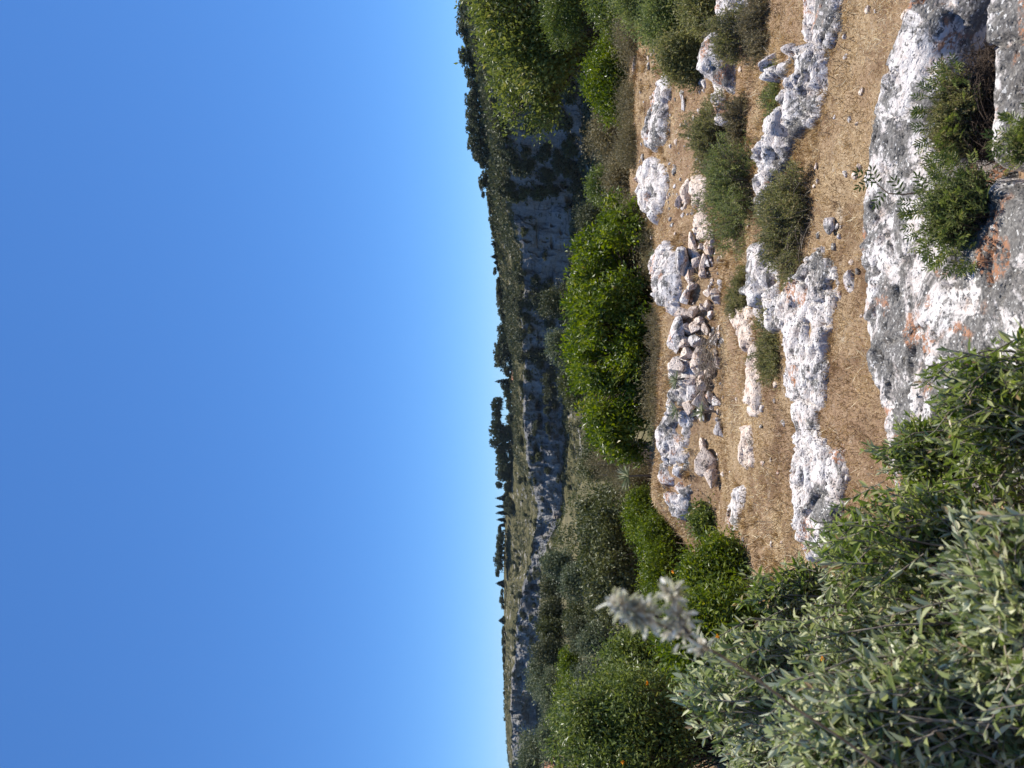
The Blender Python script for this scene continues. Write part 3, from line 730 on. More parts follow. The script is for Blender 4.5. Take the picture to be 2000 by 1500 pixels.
# green shrubs lower down the picture
shrub('lentisk_bush', 'yellow green bush strip standing in front of the dark tree', 'bush', (1248, 1330, 1000, 1180), 8.6, 'lentisk', 420, 42, .036, .014, nl=10, clr=.05, seed=60)
shrub('lentisk_bush', 'fresh green low strip of leaves below the dark tree crown', 'bush', (1225, 1280, 950, 1060), 9.6, 'lentisk', 260, 40, .036, .014, nl=7, clr=.05, seed=61)
shrub('lentisk_bush', 'small dark green bush in the straw by the white limestone strip', 'bush', (1352, 1450, 966, 1060), 6.6, 'lentisk_dull', 300, 40, .036, .014, nl=7, clr=.045, seed=62)
shrub('lentisk_bush', 'glossy green bush at the end of the straw path behind the dead flower heads', 'bush', (1325, 1485, 1050, 1200), 5.6, 'lentisk', 480, 40, .036, .014, nl=9, clr=.05, seed=63)
shrub('lentisk_bush', 'yellow green bush behind the dead flower heads, dark gaps in it', 'bush', (1300, 1560, 1160, 1340), 4.4, 'lentisk', 560, 40, .036, .014, nl=9, clr=.06, seed=64)
shrub('lentisk_bush', 'tall green bush with reddish young leaves at the bottom edge of the photo', 'bush', (1092, 1420, 1300, 1560), 6.2, 'lentisk_dull', 1000, 42, .042, .016, nl=14, clr=.08, seed=65)
shrub('lentisk_bush', 'green bush between tall bottom-edge bush and dead flower heads', 'bush', (1170, 1400, 1230, 1345), 7.4, 'lentisk_dull', 480, 42, .042, .016, nl=9, clr=.08, seed=66)

# bushes of upright leafy shoots
def shoots(name, label, cat, box, d, n_sh, mat, L, W, seed, dep=.7, up=.45, pairs=6, sl=(.08, .17), spread=.75, stem='twig', lump=.14, kind='leaf6', shell=.45, droop=.55, lo=.62, deadw=.5):
    r = np.random.default_rng(seed + 1500)
    k = d / F; w = (box[3] - box[2]) * k; h = (box[1] - box[0]) * k
    cx = (750 - (box[2] + box[3]) / 2) * k; zb = (1000 - box[1]) * k; bz = min(float(ground(cx, d)), zb)
    root = thing(name, label, cat, (cx, d, bz))
    lb = [(c + np.array([0, 0, zb - bz]), R) for c, R in lumpy(w, w * dep, h, lump * math.sqrt(w * h), r, lo=lo)]
    _, _, _, tips = crown(lb, n_sh, 1, .01, .01, .01, r, zmin=zb - bz, shell=shell)
    n = len(tips); cen = np.array([0, 0, zb - bz + h * .2])
    ax = norm(tips - cen) * .6 + rdir(n, r) * spread; ax[:, 2] += up; ax = norm(ax)
    sl = r.uniform(sl[0], sl[1], n)[:, None]
    foot = tips - ax * sl * .8; tips = foot + ax * sl
    P_, A_, N_, S_, T_ = [], [], [], [], []
    a = norm(np.cross(ax, rdir(n, r))); b = np.cross(ax, a); ct = r.uniform(0, 1, n)
    for j in range(pairs):
        f = (j + .5) / pairs
        base = foot + ax * sl * f
        for sgn in (1, -1):
            e = (a if j % 2 == 0 else b) * sgn
            A_.append(norm(e * (1.05 - .75 * f) + ax * (.35 + .9 * f) + rdir(n, r) * droop))
            P_.append(base); N_.append(ax * 1.0 - e * .3 + rdir(n, r) * .8)
            S_.append(r.uniform(.5, 1.3, n) * (1.05 - .45 * f)); T_.append(ct * .45 + r.uniform(0, .55, n) + (.12 if f > .7 else 0))
    P_, A_, N_ = np.concatenate(P_), np.concatenate(A_), np.concatenate(N_); S_ = np.concatenate(S_); T_ = np.clip(np.concatenate(T_), 0, 1)
    V, Fc, m = leaves(P_, A_, N_, L * S_, W * S_, kind, .22)
    obj('foliage', make_mesh('foliage', V, Fc, M[mat], np.repeat(T_, m)), root)
    pa = np.stack([foot, (foot + tips) / 2, tips], 1); q = L / .044
    V1, F1 = tubes(pa, np.tile(np.array([.0022, .0018, .001]) * q, (n, 1)), 4)
    sel = foot[r.uniform(0, 1, n) < deadw]; base = np.zeros_like(sel); base[:, :2] = sel[:, :2] * .45; base[:, 2] = -.03
    V2, F2 = tubes(twig_paths(base, sel, r, 6, .22), (np.linspace(.005, .0018, 6) * max(q, .55))[None, :].repeat(len(sel), 0), 4)
    obj('stem', make_mesh('stem', np.concatenate([V1, V2]), [F1[0], F2[0] + len(V1)], M[stem], smooth=True), root)
    return root
def sage(label, box, d, n_sh, mat='sage', L=.042, W=.016, seed=0, nl=8, dep=.7):
    return shoots('sage_bush', label, 'bush', box, d, int(n_sh * .86), mat, L, W, seed, dep, lump=.19, lo=.5, shell=.55)

sage('grey green sage bush in the corner nearest the camera', (1440, 2080, 1230, 1620), 1.55, 620, 'sage', .042, .016, 1, 10, .8)
sage('sage bush with silvery leaf undersides at the bottom edge behind the corner sage', (1330, 1800, 1170, 1560), 2.3, 620, 'sage', .046, .0165, 2, 10)
sage('leafy sage bush in front of the near slab end, mid bottom', (1600, 2080, 905, 1290), 2.15, 640, 'sage_green', .046, .0145, 3, 10)
sage('green sage bush spreading over the near slab by the right edge of the photo', (1800, 2120, 600, 960), 2.05, 460, 'sage_green', .044, .0135, 4, 8)
sage('small green sage branch reaching over the straw at the slab end', (1700, 1880, 800, 990), 2.5, 220, 'sage_green', .044, .0135, 5, 5)
sage('sage bush bordering the straw path between corner sage and white limestone hump', (1560, 1800, 1010, 1200), 2.7, 360, 'sage', .044, .015, 6, 7)
sage('sage bush in the bottom right corner of the photo with bleached shoots', (1820, 2100, 1000, 1500), 1.45, 420, 'sage', .040, .0145, 7, 9)

sage('dense sage bush filling the space between corner sage and leafy sage, mid bottom', (1590, 1980, 1120, 1400), 2.05, 620, 'sage', .044, .0155, 8, 10)
sage('green sage shoots along the straw edge between the path and the corner bushes', (1430, 1640, 1090, 1230), 3.2, 300, 'sage_green', .046, .016, 9, 7)

for k_, (bx, dd, mt, nc_, lab) in enumerate(TH):
    shoots('cushion_shrub', lab, 'shrub', (bx[0] - 12, bx[1] + 2, bx[2] - 26, bx[3] + 26), dd, int(nc_ * 3.1), mt, .023, .0080, 30 + k_, .85, up=.55, pairs=8, sl=(.05, .13), spread=.75, lump=.13, kind='diamond', shell=.3, droop=.5, lo=.5, deadw=.5)

sage('sage bush low in the bottom edge gap between tall green bush and corner sage', (1360, 1640, 1330, 1640), 2.9, 560, 'sage', .046, .016, 10, 9)

# dead flower heads on a long woody branch, out of focus, very near
def dead_branch():
    r = np.random.default_rng(8)
    pts = [(1640, 1440, 1.28), (1560, 1388, 1.12), (1480, 1328, .98), (1400, 1276, .88), (1330, 1240, .82), (1270, 1212, .79), (1228, 1190, .78)]
    Wp = np.array([at(*p) for p in pts]); base = at(1830, 1560, 1.52)
    root = thing('dead_sage_branch', 'out of focus woody branch with dead flower heads, nearest thing to the camera', 'branch', base)
    full = np.concatenate([[base, (base + Wp[0]) / 2 + np.array([0, .0, .012])], Wp]) - base
    side = np.array([at(1345, 1238, .80), at(1325, 1205, .80), at(1312, 1165, .80)]) - base
    k = 9
    ss = np.array([np.interp(np.linspace(0, 2, k), [0, 1, 2], side[:, c]) for c in range(3)]).T
    V, Fc = tubes(np.stack([full, ss]), np.stack([np.linspace(.0026, .0014, k), np.linspace(.0026, .0016, k)]), 6)
    obj('stem', make_mesh('stem', V, Fc, M['twig'], smooth=True), root)
    def whorl(c, axis, n_, rad):
        n_ = int(n_ * 1.6)
        axis = axis / np.linalg.norm(axis)
        dv = norm(rdir(n_, r) + axis * .2); pp = c + dv * rad * .5 + axis * r.uniform(-.01, .01, (n_, 1))
        V, Fc, m = leaves(pp, dv, rdir(n_, r) + axis, r.uniform(.007, .018, n_), r.uniform(.0028, .0056, n_), 'leaf6', .25)
        obj('leaf_tuft', make_mesh('leaf_tuft', V, Fc, M['woolly'], np.repeat(r.uniform(0, 1, n_), m)), root)
        k_ = n_; dv = norm(rdir(k_, r) + axis * .25)
        V, Fc, m = leaves(c + dv * rad * .2, dv, rdir(k_, r), r.uniform(.008, .016, k_), r.uniform(.004, .007, k_), 'leaf6', .4)
        obj('flower_head', make_mesh('flower_head', V, Fc, M['calyx'], np.repeat(r.uniform(0, 1, k_), m)), root)
    up = full[-1] - full[-2]
    whorl(full[-1] - up * .1, up, 38, .013); whorl(full[-1] - up * .6, up, 34, .015); whorl(full[-1] + up * .5, up, 16, .01)
    for q in (5, 6): whorl(full[q] * .6 + full[min(q + 1, 8)] * .4, up, 9, .012)
    for q in (6, 7): whorl(full[q] + rdir(1, r)[0] * .015, up, 10, .018)
    su = side[2] - side[1]; whorl(side[2], su, 18, .014); whorl(side[1], su, 18, .015)
dead_branch()

# shrubs growing on the near slab at the right edge of the photo
def pinnate(pos, ax, nr, Ltot, pairs, L, W, r):
    ax = norm(ax); side = norm(np.cross(ax, nr)); nr = np.cross(side, ax)
    P_, A_, N_ = [], [], []
    for j in range(pairs):
        f = (j + .7) / pairs
        for s in (1, -1):
            P_.append(pos + ax * Ltot * f); A_.append(side * s + ax * (.45 + .5 * f) + rdir(len(pos), r) * .12); N_.append(nr + rdir(len(pos), r) * .2)
    P_.append(pos + ax * Ltot); A_.append(ax); N_.append(nr)
    P_, A_, N_ = map(np.concatenate, (P_, A_, N_))
    return leaves(P_, A_, N_, L * r.uniform(.8, 1.15, len(P_)), W * r.uniform(.85, 1.15, len(P_)), 'leaf6', .12)

def slab_shrub(label, box, d, n_cl, per, seed, n_pin=60, mat='thyme_green'):
    root = shoots('rock_shrub', label, 'shrub', box, d, int(n_cl * 1.6), mat, .018, .0058, seed, .7, up=.45, pairs=8, sl=(.04, .10), spread=.7, stem='twig_dark', lump=.16, shell=.3, lo=.4)
    r = np.random.default_rng(seed)
    k = d / F; w = (box[3] - box[2]) * k; h = (box[1] - box[0]) * k; z0 = (1000 - box[1]) * k - root.location[2]
    a = r.uniform(0, 2 * np.pi, n_pin); e = r.uniform(.2, 1.0, n_pin)
    dv = np.stack([np.cos(a) * (1 - e * .4), np.sin(a) * (1 - e * .4) - .2, e], -1)
    pos = np.array([0, 0, z0 + h * .35]) + norm(dv) * np.array([w * .5, w * .35, h * .58]) * r.uniform(.85, 1.05, n_pin)[:, None]
    V, Fc, m = pinnate(pos, norm(dv) + np.array([0, 0, .3]), rdir(n_pin, r) + np.array([0, -.5, .8]), .032, 4, .020, .0058, r)
    obj('foliage', make_mesh('foliage', V, Fc, M['lentisk_dull'], r.uniform(0, 1, len(V) // m).repeat(m)), root)
    return root
slab_shrub('dense olive shrub with leafy sprigs growing out of the near slab', (1770, 1990, 300, 530), 2.55, 560, 46, 201, 110)
slab_shrub('narrow olive shrub on the near slab above a dark twiggy hollow', (1806, 1905, 125, 330), 2.62, 340, 46, 202, 60, 'thyme')
slab_shrub('green shrub tip at the right edge of the photo on the near slab', (1950, 2060, 215, 330), 2.25, 220, 44, 203, 30)

def sprig():
    r = np.random.default_rng(91)
    pts = np.array([at(1880, 366, 2.62), at(1810, 374, 2.66), at(1765, 380, 2.7), at(1735, 378, 2.74), at(1716, 362, 2.78), at(1706, 350, 2.80)])
    base = at(1960, 380, 2.6)
    root = thing('lentisk_sprig', 'long bare sprig with paired leaflets reaching across the near slab to the straw', 'sprig', base)
    full = np.concatenate([[np.zeros(3)], pts - base])
    V, Fc = tubes(full[None], np.linspace(.0045, .0016, 7)[None], 5)
    obj('stem', make_mesh('stem', V, Fc, M['twig_dark'], smooth=True), root)
    pos = np.array([full[6], full[5], full[4] * .6 + full[5] * .4, full[3], full[2], full[6] * .8 + full[5] * .2])
    ax = np.array([[.4, .1, .9], [.9, 0, .4], [-.8, 0, .5], [.9, -.1, .7], [.9, .1, .5], [-.4, 0, .9]])
    V, Fc, m = pinnate(pos, ax, np.tile([0, -1., .3], (6, 1)), .06, 4, .026, .008, r)
    obj('foliage', make_mesh('foliage', V, Fc, M['lentisk_dull'], r.uniform(0, .6, len(V) // m).repeat(m)), root)
sprig()

def twig_tangle(name, label, box, d, n, seed, mat='twig', rad=.0022):
    r = np.random.default_rng(seed); k = d / F
    c = at((box[0] + box[1]) / 2, (box[2] + box[3]) / 2, d); w, h = (box[3] - box[2]) * k, (box[1] - box[0]) * k
    root_z = float(ground(c[0], d)) + .12
    a = r.uniform(-.5, .5, (n, 3)) * np.array([w, w * .5, h]); b = r.uniform(-.5, .5, (n, 3)) * np.array([w, w * .5, h * .6])
    b[:, 2] = -h * .5 + r.uniform(0, .02, n)
    p = twig_paths(b, a, r, 6, .3)
    V, Fc = tubes(p, np.linspace(rad, rad * .4, 6)[None, :].repeat(n, 0), 4)
    o = obj(name, make_mesh(name, V, Fc, M[mat], smooth=True), loc=c); tag(o, label, 'twigs')
twig_tangle('dry_twigs', 'tangle of dead brown twigs in the dark hollow of the near slab', (1880, 1950, 85, 320), 2.58, 420, 1, 'twig_dark')
twig_tangle('dry_twigs', 'dead brown twigs under the olive cushion shrub by the path', (1540, 1612, 360, 520), 4.2, 120, 2)
twig_tangle('dry_twigs', 'dead twigs caught among the tumbled wall stones', (1355, 1392, 640, 800), 6.3, 60, 3, rad=.003)
twig_tangle('dry_twigs', 'dead twigs beside the green bush at the end of the path', (1440, 1500, 1120, 1220), 4.6, 70, 4)

# a few dried orange flowers among the leaves
def flower(ix, iy, d, bush):
    r = np.random.default_rng(int(ix + iy)); c = at(ix, iy, d)
    hosts = [o for o in COL.objects if o.type == 'EMPTY' and o.name.startswith(bush)]
    host = min(hosts, key=lambda o: (o.location - Vector(c)).length)
    dv = rdir(9, r) + np.array([0, -.6, .6])
    V, Fc, m = leaves(np.tile(c - np.array(host.location), (9, 1)), dv, rdir(9, r), .0042 * d, .0026 * d, 'leaf6', .3)
    obj('flower', make_mesh('flower', V, Fc, M['petal']), host)
for q in ((1402, 1242, 2.15, 'sage_bush'), (1316, 1116, 7.9, 'lentisk_bush'), (1606, 1286, 1.85, 'sage_bush'), (1266, 1334, 5.6, 'lentisk_bush'), (1218, 1488, 5.4, 'lentisk_bush'), (1318, 1020, 8.0, 'lentisk_bush')): flower(*q)

# spiky rosettes
def rosette(label, ix, iy, d, R, n, seed, flat=False):
    r = np.random.default_rng(seed); c = at(ix, iy, d); gz = float(ground(c[0], d))
    root = thing('spiky_rosette', label, 'plant', (c[0], c[1], min(gz, c[2] - .02)))
    hgt = c[2] - root.location[2]
    dv = rdir(n, r); dv[:, 2] = np.abs(dv[:, 2]) * .9 + (.05 if not flat else -.05)
    V, Fc, m = leaves(np.tile([0, 0, hgt], (n, 1)), dv, rdir(n, r) + np.array([0, 0, 1.]), R * r.uniform(.7, 1.1, n), R * .075, 'leaf6', .3)
    obj('foliage', make_mesh('foliage', V, Fc, M['rosette'], r.uniform(0, 1, n).repeat(m)), root)
    V, Fc = tubes(np.array([[[0, 0, 0], [0.01, 0, hgt * .5], [0, 0, hgt]]]), np.full((1, 3), .012), 6)
    obj('stem', make_mesh('stem', V, Fc, M['twig'], smooth=True), root)
rosette('pale spiky rosette beside the bright bush, nearest the top edge', 1192, 416, 9.6, .16, 46, 1)
rosette('pale spiky rosette poking over the top of the bright bush', 1133, 533, 9.6, .15, 40, 2)
rosette('grey green spiky rosette growing on the white wall rock', 1322, 742, 6.7, .11, 36, 3)
rosette('grey green spiky rosette beside the wall stone with dark hollow', 1372, 805, 6.35, .11, 36, 4)
rosette('grey green spiky rosette by the white boulder at the wall end', 1322, 800, 6.75, .11, 34, 5)
rosette('pale tangled spiky rosette between bright bush and dark tree', 1228, 930, 9.5, .20, 50, 6)
rosette('small grey rosette at the head of the tumbled wall', 1276, 494, 7.6, .07, 30, 7)

# ------------------------------------------------------------------ trees on the bench below
def bench_tree(label, box, d, mat, seed, cat='tree', name='olive_tree', n_cl=None, leafL=None):
    w = (box[3] - box[2]) * d / F
    L = leafL or max(.08, d * .0030)
    n = n_cl or int(np.clip(3.6 * (w * (box[1] - box[0]) * d / F) / (L * L) / 9, 260, 1500))
    return shrub(name, label, cat, box, d, mat, n, 26, L, L * .52, nl=8, clr=L * 1.3, seed=seed, twigs=.15, tw_r=.02, stem='bark', dep=.9, lump=.19, lo=.75, nout=2.2, group='trees and bushes on the slope below')
BT = [((1064, 1118, 1078, 1128), 70, 'olive', 'olive_tree', 'grey green tree touching the shaded cliff foot, behind the dark tree'),
      ((1056, 1104, 1120, 1172), 80, 'farbush', 'evergreen_tree', 'dark tree with rounded crown below the pale cliff'),
      ((1096, 1165, 1100, 1168), 44, 'olive', 'olive_tree', 'grey olive directly behind the big dark tree'),
      ((1058, 1106, 1168, 1218), 78, 'farbush', 'evergreen_tree', 'dark evergreen below the second cliff, in the first row'),
      ((1058, 1100, 1212, 1262), 76, 'oak', 'evergreen_tree', 'dull green tree below the second cliff, nearer the bottom edge'),
      ((1046, 1106, 1248, 1300), 74, 'farbush', 'evergreen_tree', 'tall dark rounded tree below the ramp on the far cliff'),
      ((1036, 1070, 1288, 1362), 84, 'olive', 'olive_tree', 'pale olive crown right under the cave cliff'),
      ((1054, 1096, 1316, 1392), 66, 'olive', 'olive_tree', 'grey olive below the pale crown under the cave cliff'),
      ((1096, 1128, 1266, 1322), 52, 'lentisk', 'evergreen_bush', 'bright green bush among grey olives, topmost of two'),
      ((1092, 1126, 1326, 1392), 48, 'lentisk', 'evergreen_bush', 'bright green bush among grey olives, lower of two'),
      ((1078, 1118, 1376, 1424), 56, 'lentisk_dull', 'evergreen_tree', 'deep green tree above the grey olive at the bottom edge'),
      ((1116, 1188, 1272, 1394), 30, 'olive', 'olive_tree', 'large silvery olive tree behind the bottom edge bush'),
      ((1134, 1200, 1222, 1284), 27, 'olive', 'olive_tree', 'silvery olive tree beside the large silvery one, partly hidden'),
      ((1102, 1130, 1366, 1412), 42, 'olive', 'olive_tree', 'small silvery olive beside the tall bottom edge bush'),
      ((1014, 1066, 1424, 1520), 86, 'olive', 'olive_tree', 'tall olive tree standing against sky and cliff at the bottom edge'),
      ((1054, 1096, 1396, 1484), 62, 'olive', 'olive_tree', 'round grey olive in front of the peach house'),
      ((1100, 1156, 1172, 1252), 46, 'oak', 'evergreen_tree', 'brownish green tree beyond the dead flower heads'),
      ((1112, 1160, 1206, 1274), 40, 'farbush', 'evergreen_tree', 'dark green tree beyond the dead flower heads, nearer the bottom'),
      ((1146, 1200, 1162, 1236), 28, 'oak', 'evergreen_tree', 'olive brown tree just above the dead flower heads'),
      ((1058, 1148, 556, 640), 42, 'farbush', 'evergreen_tree', 'dark scrub tree on the slope just beyond the bright bush'),
      ((1064, 1150, 640, 716), 38, 'olive', 'olive_tree', 'grey tree with visible twigs beyond the middle of the bright bush'),
      ((1096, 1146, 700, 790), 40, 'oak', 'evergreen_tree', 'low brownish green tree beyond the bright bush'),
      ((1118, 1190, 398, 470), 55, 'farbush', 'evergreen_tree', 'dark tree at the foot of the tall smooth cliff'),
      ((1150, 1195, 330, 402), 50, 'lentisk_dull', 'evergreen_tree', 'green tree at the cliff foot beside the loose shrubs'),
      ((1120, 1180, 455, 530), 58, 'farbush', 'evergreen_tree', 'dark green tree between cliff foot and the pale rosette'),
      ((1130, 1200, 880, 950), 30, 'oak', 'evergreen_tree', 'olive tree crown in the gap beside the dark tree'),
      ((1140, 1200, 836, 905), 34, 'oak', 'evergreen_tree', 'deep olive crown behind the end of the bright bush')]
for k_, (bx, dd, mt, nm, lab) in enumerate(BT):
    bench_tree(lab, bx, dd, mt, 300 + k_, 'bush' if nm == 'evergreen_bush' else 'tree', nm)

# ------------------------------------------------------------------ the far side of the gorge
IY = np.array([-400, 0, 50, 100, 200, 300, 380, 440, 500, 600, 700, 800, 900, 1000, 1100, 1200, 1300, 1400, 1500, 1900.])
SK = np.array([890, 912, 918, 927, 942, 951, 955, 962, 970, 981, 996, 1000, 996, 987, 984, 984, 984, 986, 996, 1010.])
CT = np.array([915, 928, 934, 944, 962, 978, 988, 1002, 1012, 1012, 1014, 1016, 1026, 1052, 1034, 1010, 998, 992, 1003, 1016.])
CB = np.array([1120, 1130, 1140, 1146, 1150, 1140, 1128, 1124, 1120, 1112, 1108, 1106, 1104, 1104, 1058, 1060, 1054, 1052, 1046, 1050.])
DD = np.array([200, 228, 238, 250, 270, 300, 330, 355, 380, 410, 435, 455, 470, 485, 505, 525, 560, 610, 660, 760.])
def fi(a, iy): return np.interp(iy, IY, a)

CAVES = [(1128, 352, 14, 30, 9), (1120, 385, 18, 14, 10), (1052, 792, 9, 5, 8), (1056, 820, 16, 4, 5), (1040, 1386, 20, 16, 10), (1005, 1390, 6, 10, 7),
         (1018, 1318, 22, 12, 8), (1018, 1296, 8, 8, 6), (1048, 1150, 5, 14, 5), (1078, 475, 12, 3, 5), (1050, 455, 22, 2.5, 5), (1096, 452, 7, 3, 4), (1030, 470, 4, 8, 4),
         (1078, 440, 4, 3, 4), (1064, 470, 3, 7, 4), (1098, 150, 12, 20, 6), (1070, 230, 12, 12, 6), (1048, 880, 16, 5, 5), (1092, 890, 10, 4, 4)]

def far_surface(iy, seg, t):
    """seg 0 slope above the cliff, 1 cliff, 2 slope below; t in 0..1; returns ix, d"""
    s, ct, cb, D = fi(SK, iy), fi(CT, iy), fi(CB, iy), fi(DD, iy)
    wob = 7 * fbm(p3(iy / 55., 3.3), 3, 61); ct = np.maximum(ct + wob, s + 5); cb = cb + 10 * fbm(p3(iy / 70., 8.8), 3, 62)
    d1, d2, d3 = D * .86, D * .835, D * .42
    ix = np.where(seg == 0, s + (ct - s) * t, np.where(seg == 1, ct + (cb - ct) * t, cb + (1480 - cb) * t))
    d = np.where(seg == 0, D + (d1 - D) * t, np.where(seg == 1, d1 + (d2 - d1) * t, d2 + (d3 - d2) * t ** .8))
    return ix, d

def far_point(iy, seg, t):
    ix, d = far_surface(iy, seg, t)
    x, z = d * (750 - iy) / F, d * (1000 - ix) / F
    bl = np.where(seg == 1, sstep(0, .12, t) * sstep(1, .85, t), 0)
    edge = np.where(seg == 0, sstep(0, .5, t), np.where(seg == 2, sstep(0, .2, t), 1))
    q = p3(x / 14., d / 30., z / 26.)
    rel = fbm(q, 5, 71, .55) * 12 + (np.abs(fbm(p3(x / 5.5, d / 20., z / 17.), 4, 73)) - .25) * 10
    led = np.sin(z / 2.6 + 2.5 * fbm(p3(x / 25., d / 25., z / 25.), 2, 75)) * .9
    blk = np.floor(fbm(p3(x / 7., d / 14., z / 6.), 3, 76) * 4) * .9
    dd = d + bl * (rel * .75 + led + blk)
    rim = (1 - bl) * edge * (2.2 * fbm(p3(x / 22., d / 22.), 4, 77) + 1.0 * fbm(p3(x / 5., d / 5.), 3, 78))
    # ledges and little scarps on the slopes
    st = fbm(p3(x / 60., d / 16., 1.), 3, 79) * 9; rim = rim + (1 - bl) * edge * (np.floor(st) + sstep(.7, 1, st - np.floor(st)) - st) * .9
    for (cx, cy, ry, rx, dep) in CAVES:                       # ry across the picture in iy, rx in ix
        g_ = np.exp(-(((iy - cy) / ry) ** 2 + ((ix - cx) / rx) ** 2) ** 2)
        dd = dd + dep * g_
    k = dd / d
    return np.stack([d * (750 - iy) / F, dd, z + rim], -1), bl

def build_far():
    nc = 1000; iy = np.linspace(-380, 1880, nc)
    rows = []; cl = []; rk = []
    for back in (3000, 2200, 1500, 1000, 780, 620):           # plateau behind the rim, out to the horizon
        D = fi(DD, iy); s = fi(SK, iy); z = D * (1000 - s) / F
        dist = np.maximum(D * 1.06, back) if back > 620 else D * 1.06
        rows.append(np.stack([dist * (750 - iy) / F, dist, z - .012 * (dist - D) - 1.5], -1)); cl.append(np.zeros(nc))
    for sg, n in ((0, 90), (1, 150), (2, 110)):
        for t in (np.arange(n) + (0 if sg == 0 else 1) * 1.) / (n - (1 if sg == 0 else 0)):
            p, b = far_point(iy, np.full(nc, sg), np.full(nc, t)); rows.append(p); cl.append(b)
    V = np.stack(rows); nr = len(rows); V = V.reshape(-1, 3); cl = np.concatenate(cl)
    m, t, N, Lk = nt('far_hillside'); pos = geo_pos(N)
    at_ = N.new('ShaderNodeAttribute'); at_.attribute_name = 'tint'
    mp = N.new('ShaderNodeMapping'); mp.inputs['Scale'].default_value = (1, 1, .45); Lk.new(pos, mp.inputs['Vector'])
    n1 = noise_node(N, Lk, mp.outputs[0], .16, 8, .68, .6)
    rc = ramp(N, [(.28, (.07, .067, .064)), (.42, (.19, .185, .177)), (.6, (.30, .29, .27)), (.75, (.42, .40, .37))]); Lk.new(n1.outputs[0], rc.inputs[0])
    n1b = noise_node(N, Lk, mp.outputs[0], .045, 4, .6, .3)
    oc = maprange(N, Lk, n1b.outputs[0], .52, .66, 0, .55); rock = mixc(N, Lk, oc, rc.outputs[0], (.27, .21, .155))
    mps = N.new('ShaderNodeMapping'); mps.inputs['Scale'].default_value = (.12, .12, 1.5); Lk.new(pos, mps.inputs['Vector'])
    ns = noise_node(N, Lk, mps.outputs[0], .55, 5, .65, 1.2)
    sd_ = maprange(N, Lk, ns.outputs[0], .56, .63, 0, .7); rock = mixc(N, Lk, sd_, rock, (.075, .072, .068))
    mpv = N.new('ShaderNodeMapping'); mpv.inputs['Scale'].default_value = (1.0, 1.0, .16); Lk.new(pos, mpv.inputs['Vector'])
    nv = noise_node(N, Lk, mpv.outputs[0], .8, 5, .7, .8)
    sv_ = maprange(N, Lk, nv.outputs[0], .60, .66, 0, .75); rock = mixc(N, Lk, sv_, rock, (.06, .058, .056))
    n1c = noise_node(N, Lk, mp.outputs[0], 1.1, 6, .7, .5)
    blk = maprange(N, Lk, n1c.outputs[0], .60, .68, 0, .8); rock = mixc(N, Lk, blk, rock, (.035, .037, .036))
    n2 = noise_node(N, Lk, pos, .30, 7, .7, .3)
    sc = ramp(N, [(.30, (.035, .038, .018)), (.45, (.085, .080, .036)), (.60, (.155, .135, .066)), (.76, (.25, .205, .115))]); Lk.new(n2.outputs[0], sc.inputs[0])
    mp2 = N.new('ShaderNodeMapping'); mp2.inputs['Scale'].default_value = (.5, 1, 2.2); Lk.new(pos, mp2.inputs['Vector'])
    n3 = noise_node(N, Lk, mp2.outputs[0], .22, 6, .7, .4)
    rs_ = maprange(N, Lk, n3.outputs[0], .585, .625, 0, .9)
    slope = mixc(N, Lk, rs_, sc.outputs[0], (.40, .37, .335))
    n4 = noise_node(N, Lk, pos, .25, 6, .7, .3)
    a1 = N.new('ShaderNodeMath'); a1.operation = 'MULTIPLY_ADD'; a1.inputs[1].default_value = 1.4; a1.inputs[2].default_value = -.7; Lk.new(n4.outputs[0], a1.inputs[0])
    a2 = N.new('ShaderNodeMath'); a2.operation = 'ADD'; Lk.new(a1.outputs[0], a2.inputs[0]); Lk.new(at_.outputs['Fac'], a2.inputs[1])
    cf = maprange(N, Lk, a2.outputs[0], .38, .56, 0, 1)
    c = mixc(N, Lk, cf, slope, rock)
    b = N.new('ShaderNodeBsdfPrincipled'); b.inputs['Roughness'].default_value = .95; b.inputs['Specular IOR Level'].default_value = .08
    Lk.new(c, b.inputs['Base Color'])
    ad = N.new('ShaderNodeMath'); ad.operation = 'ADD'; Lk.new(n1c.outputs[0], ad.inputs[0]); Lk.new(n2.outputs[0], ad.inputs[1])
    bp = N.new('ShaderNodeBump'); bp.inputs['Strength'].default_value = .9; bp.inputs['Distance'].default_value = 1.2
    Lk.new(ad.outputs[0], bp.inputs['Height']); Lk.new(bp.outputs[0], b.inputs['Normal'])
    o = N.new('ShaderNodeOutputMaterial'); Lk.new(b.outputs[0], o.inputs[0])
    g = obj('hills', make_mesh('hills', V, [grid_faces(nr, nc)], m, tint=cl, smooth=False)); tag(g, kind='structure')
build_far()

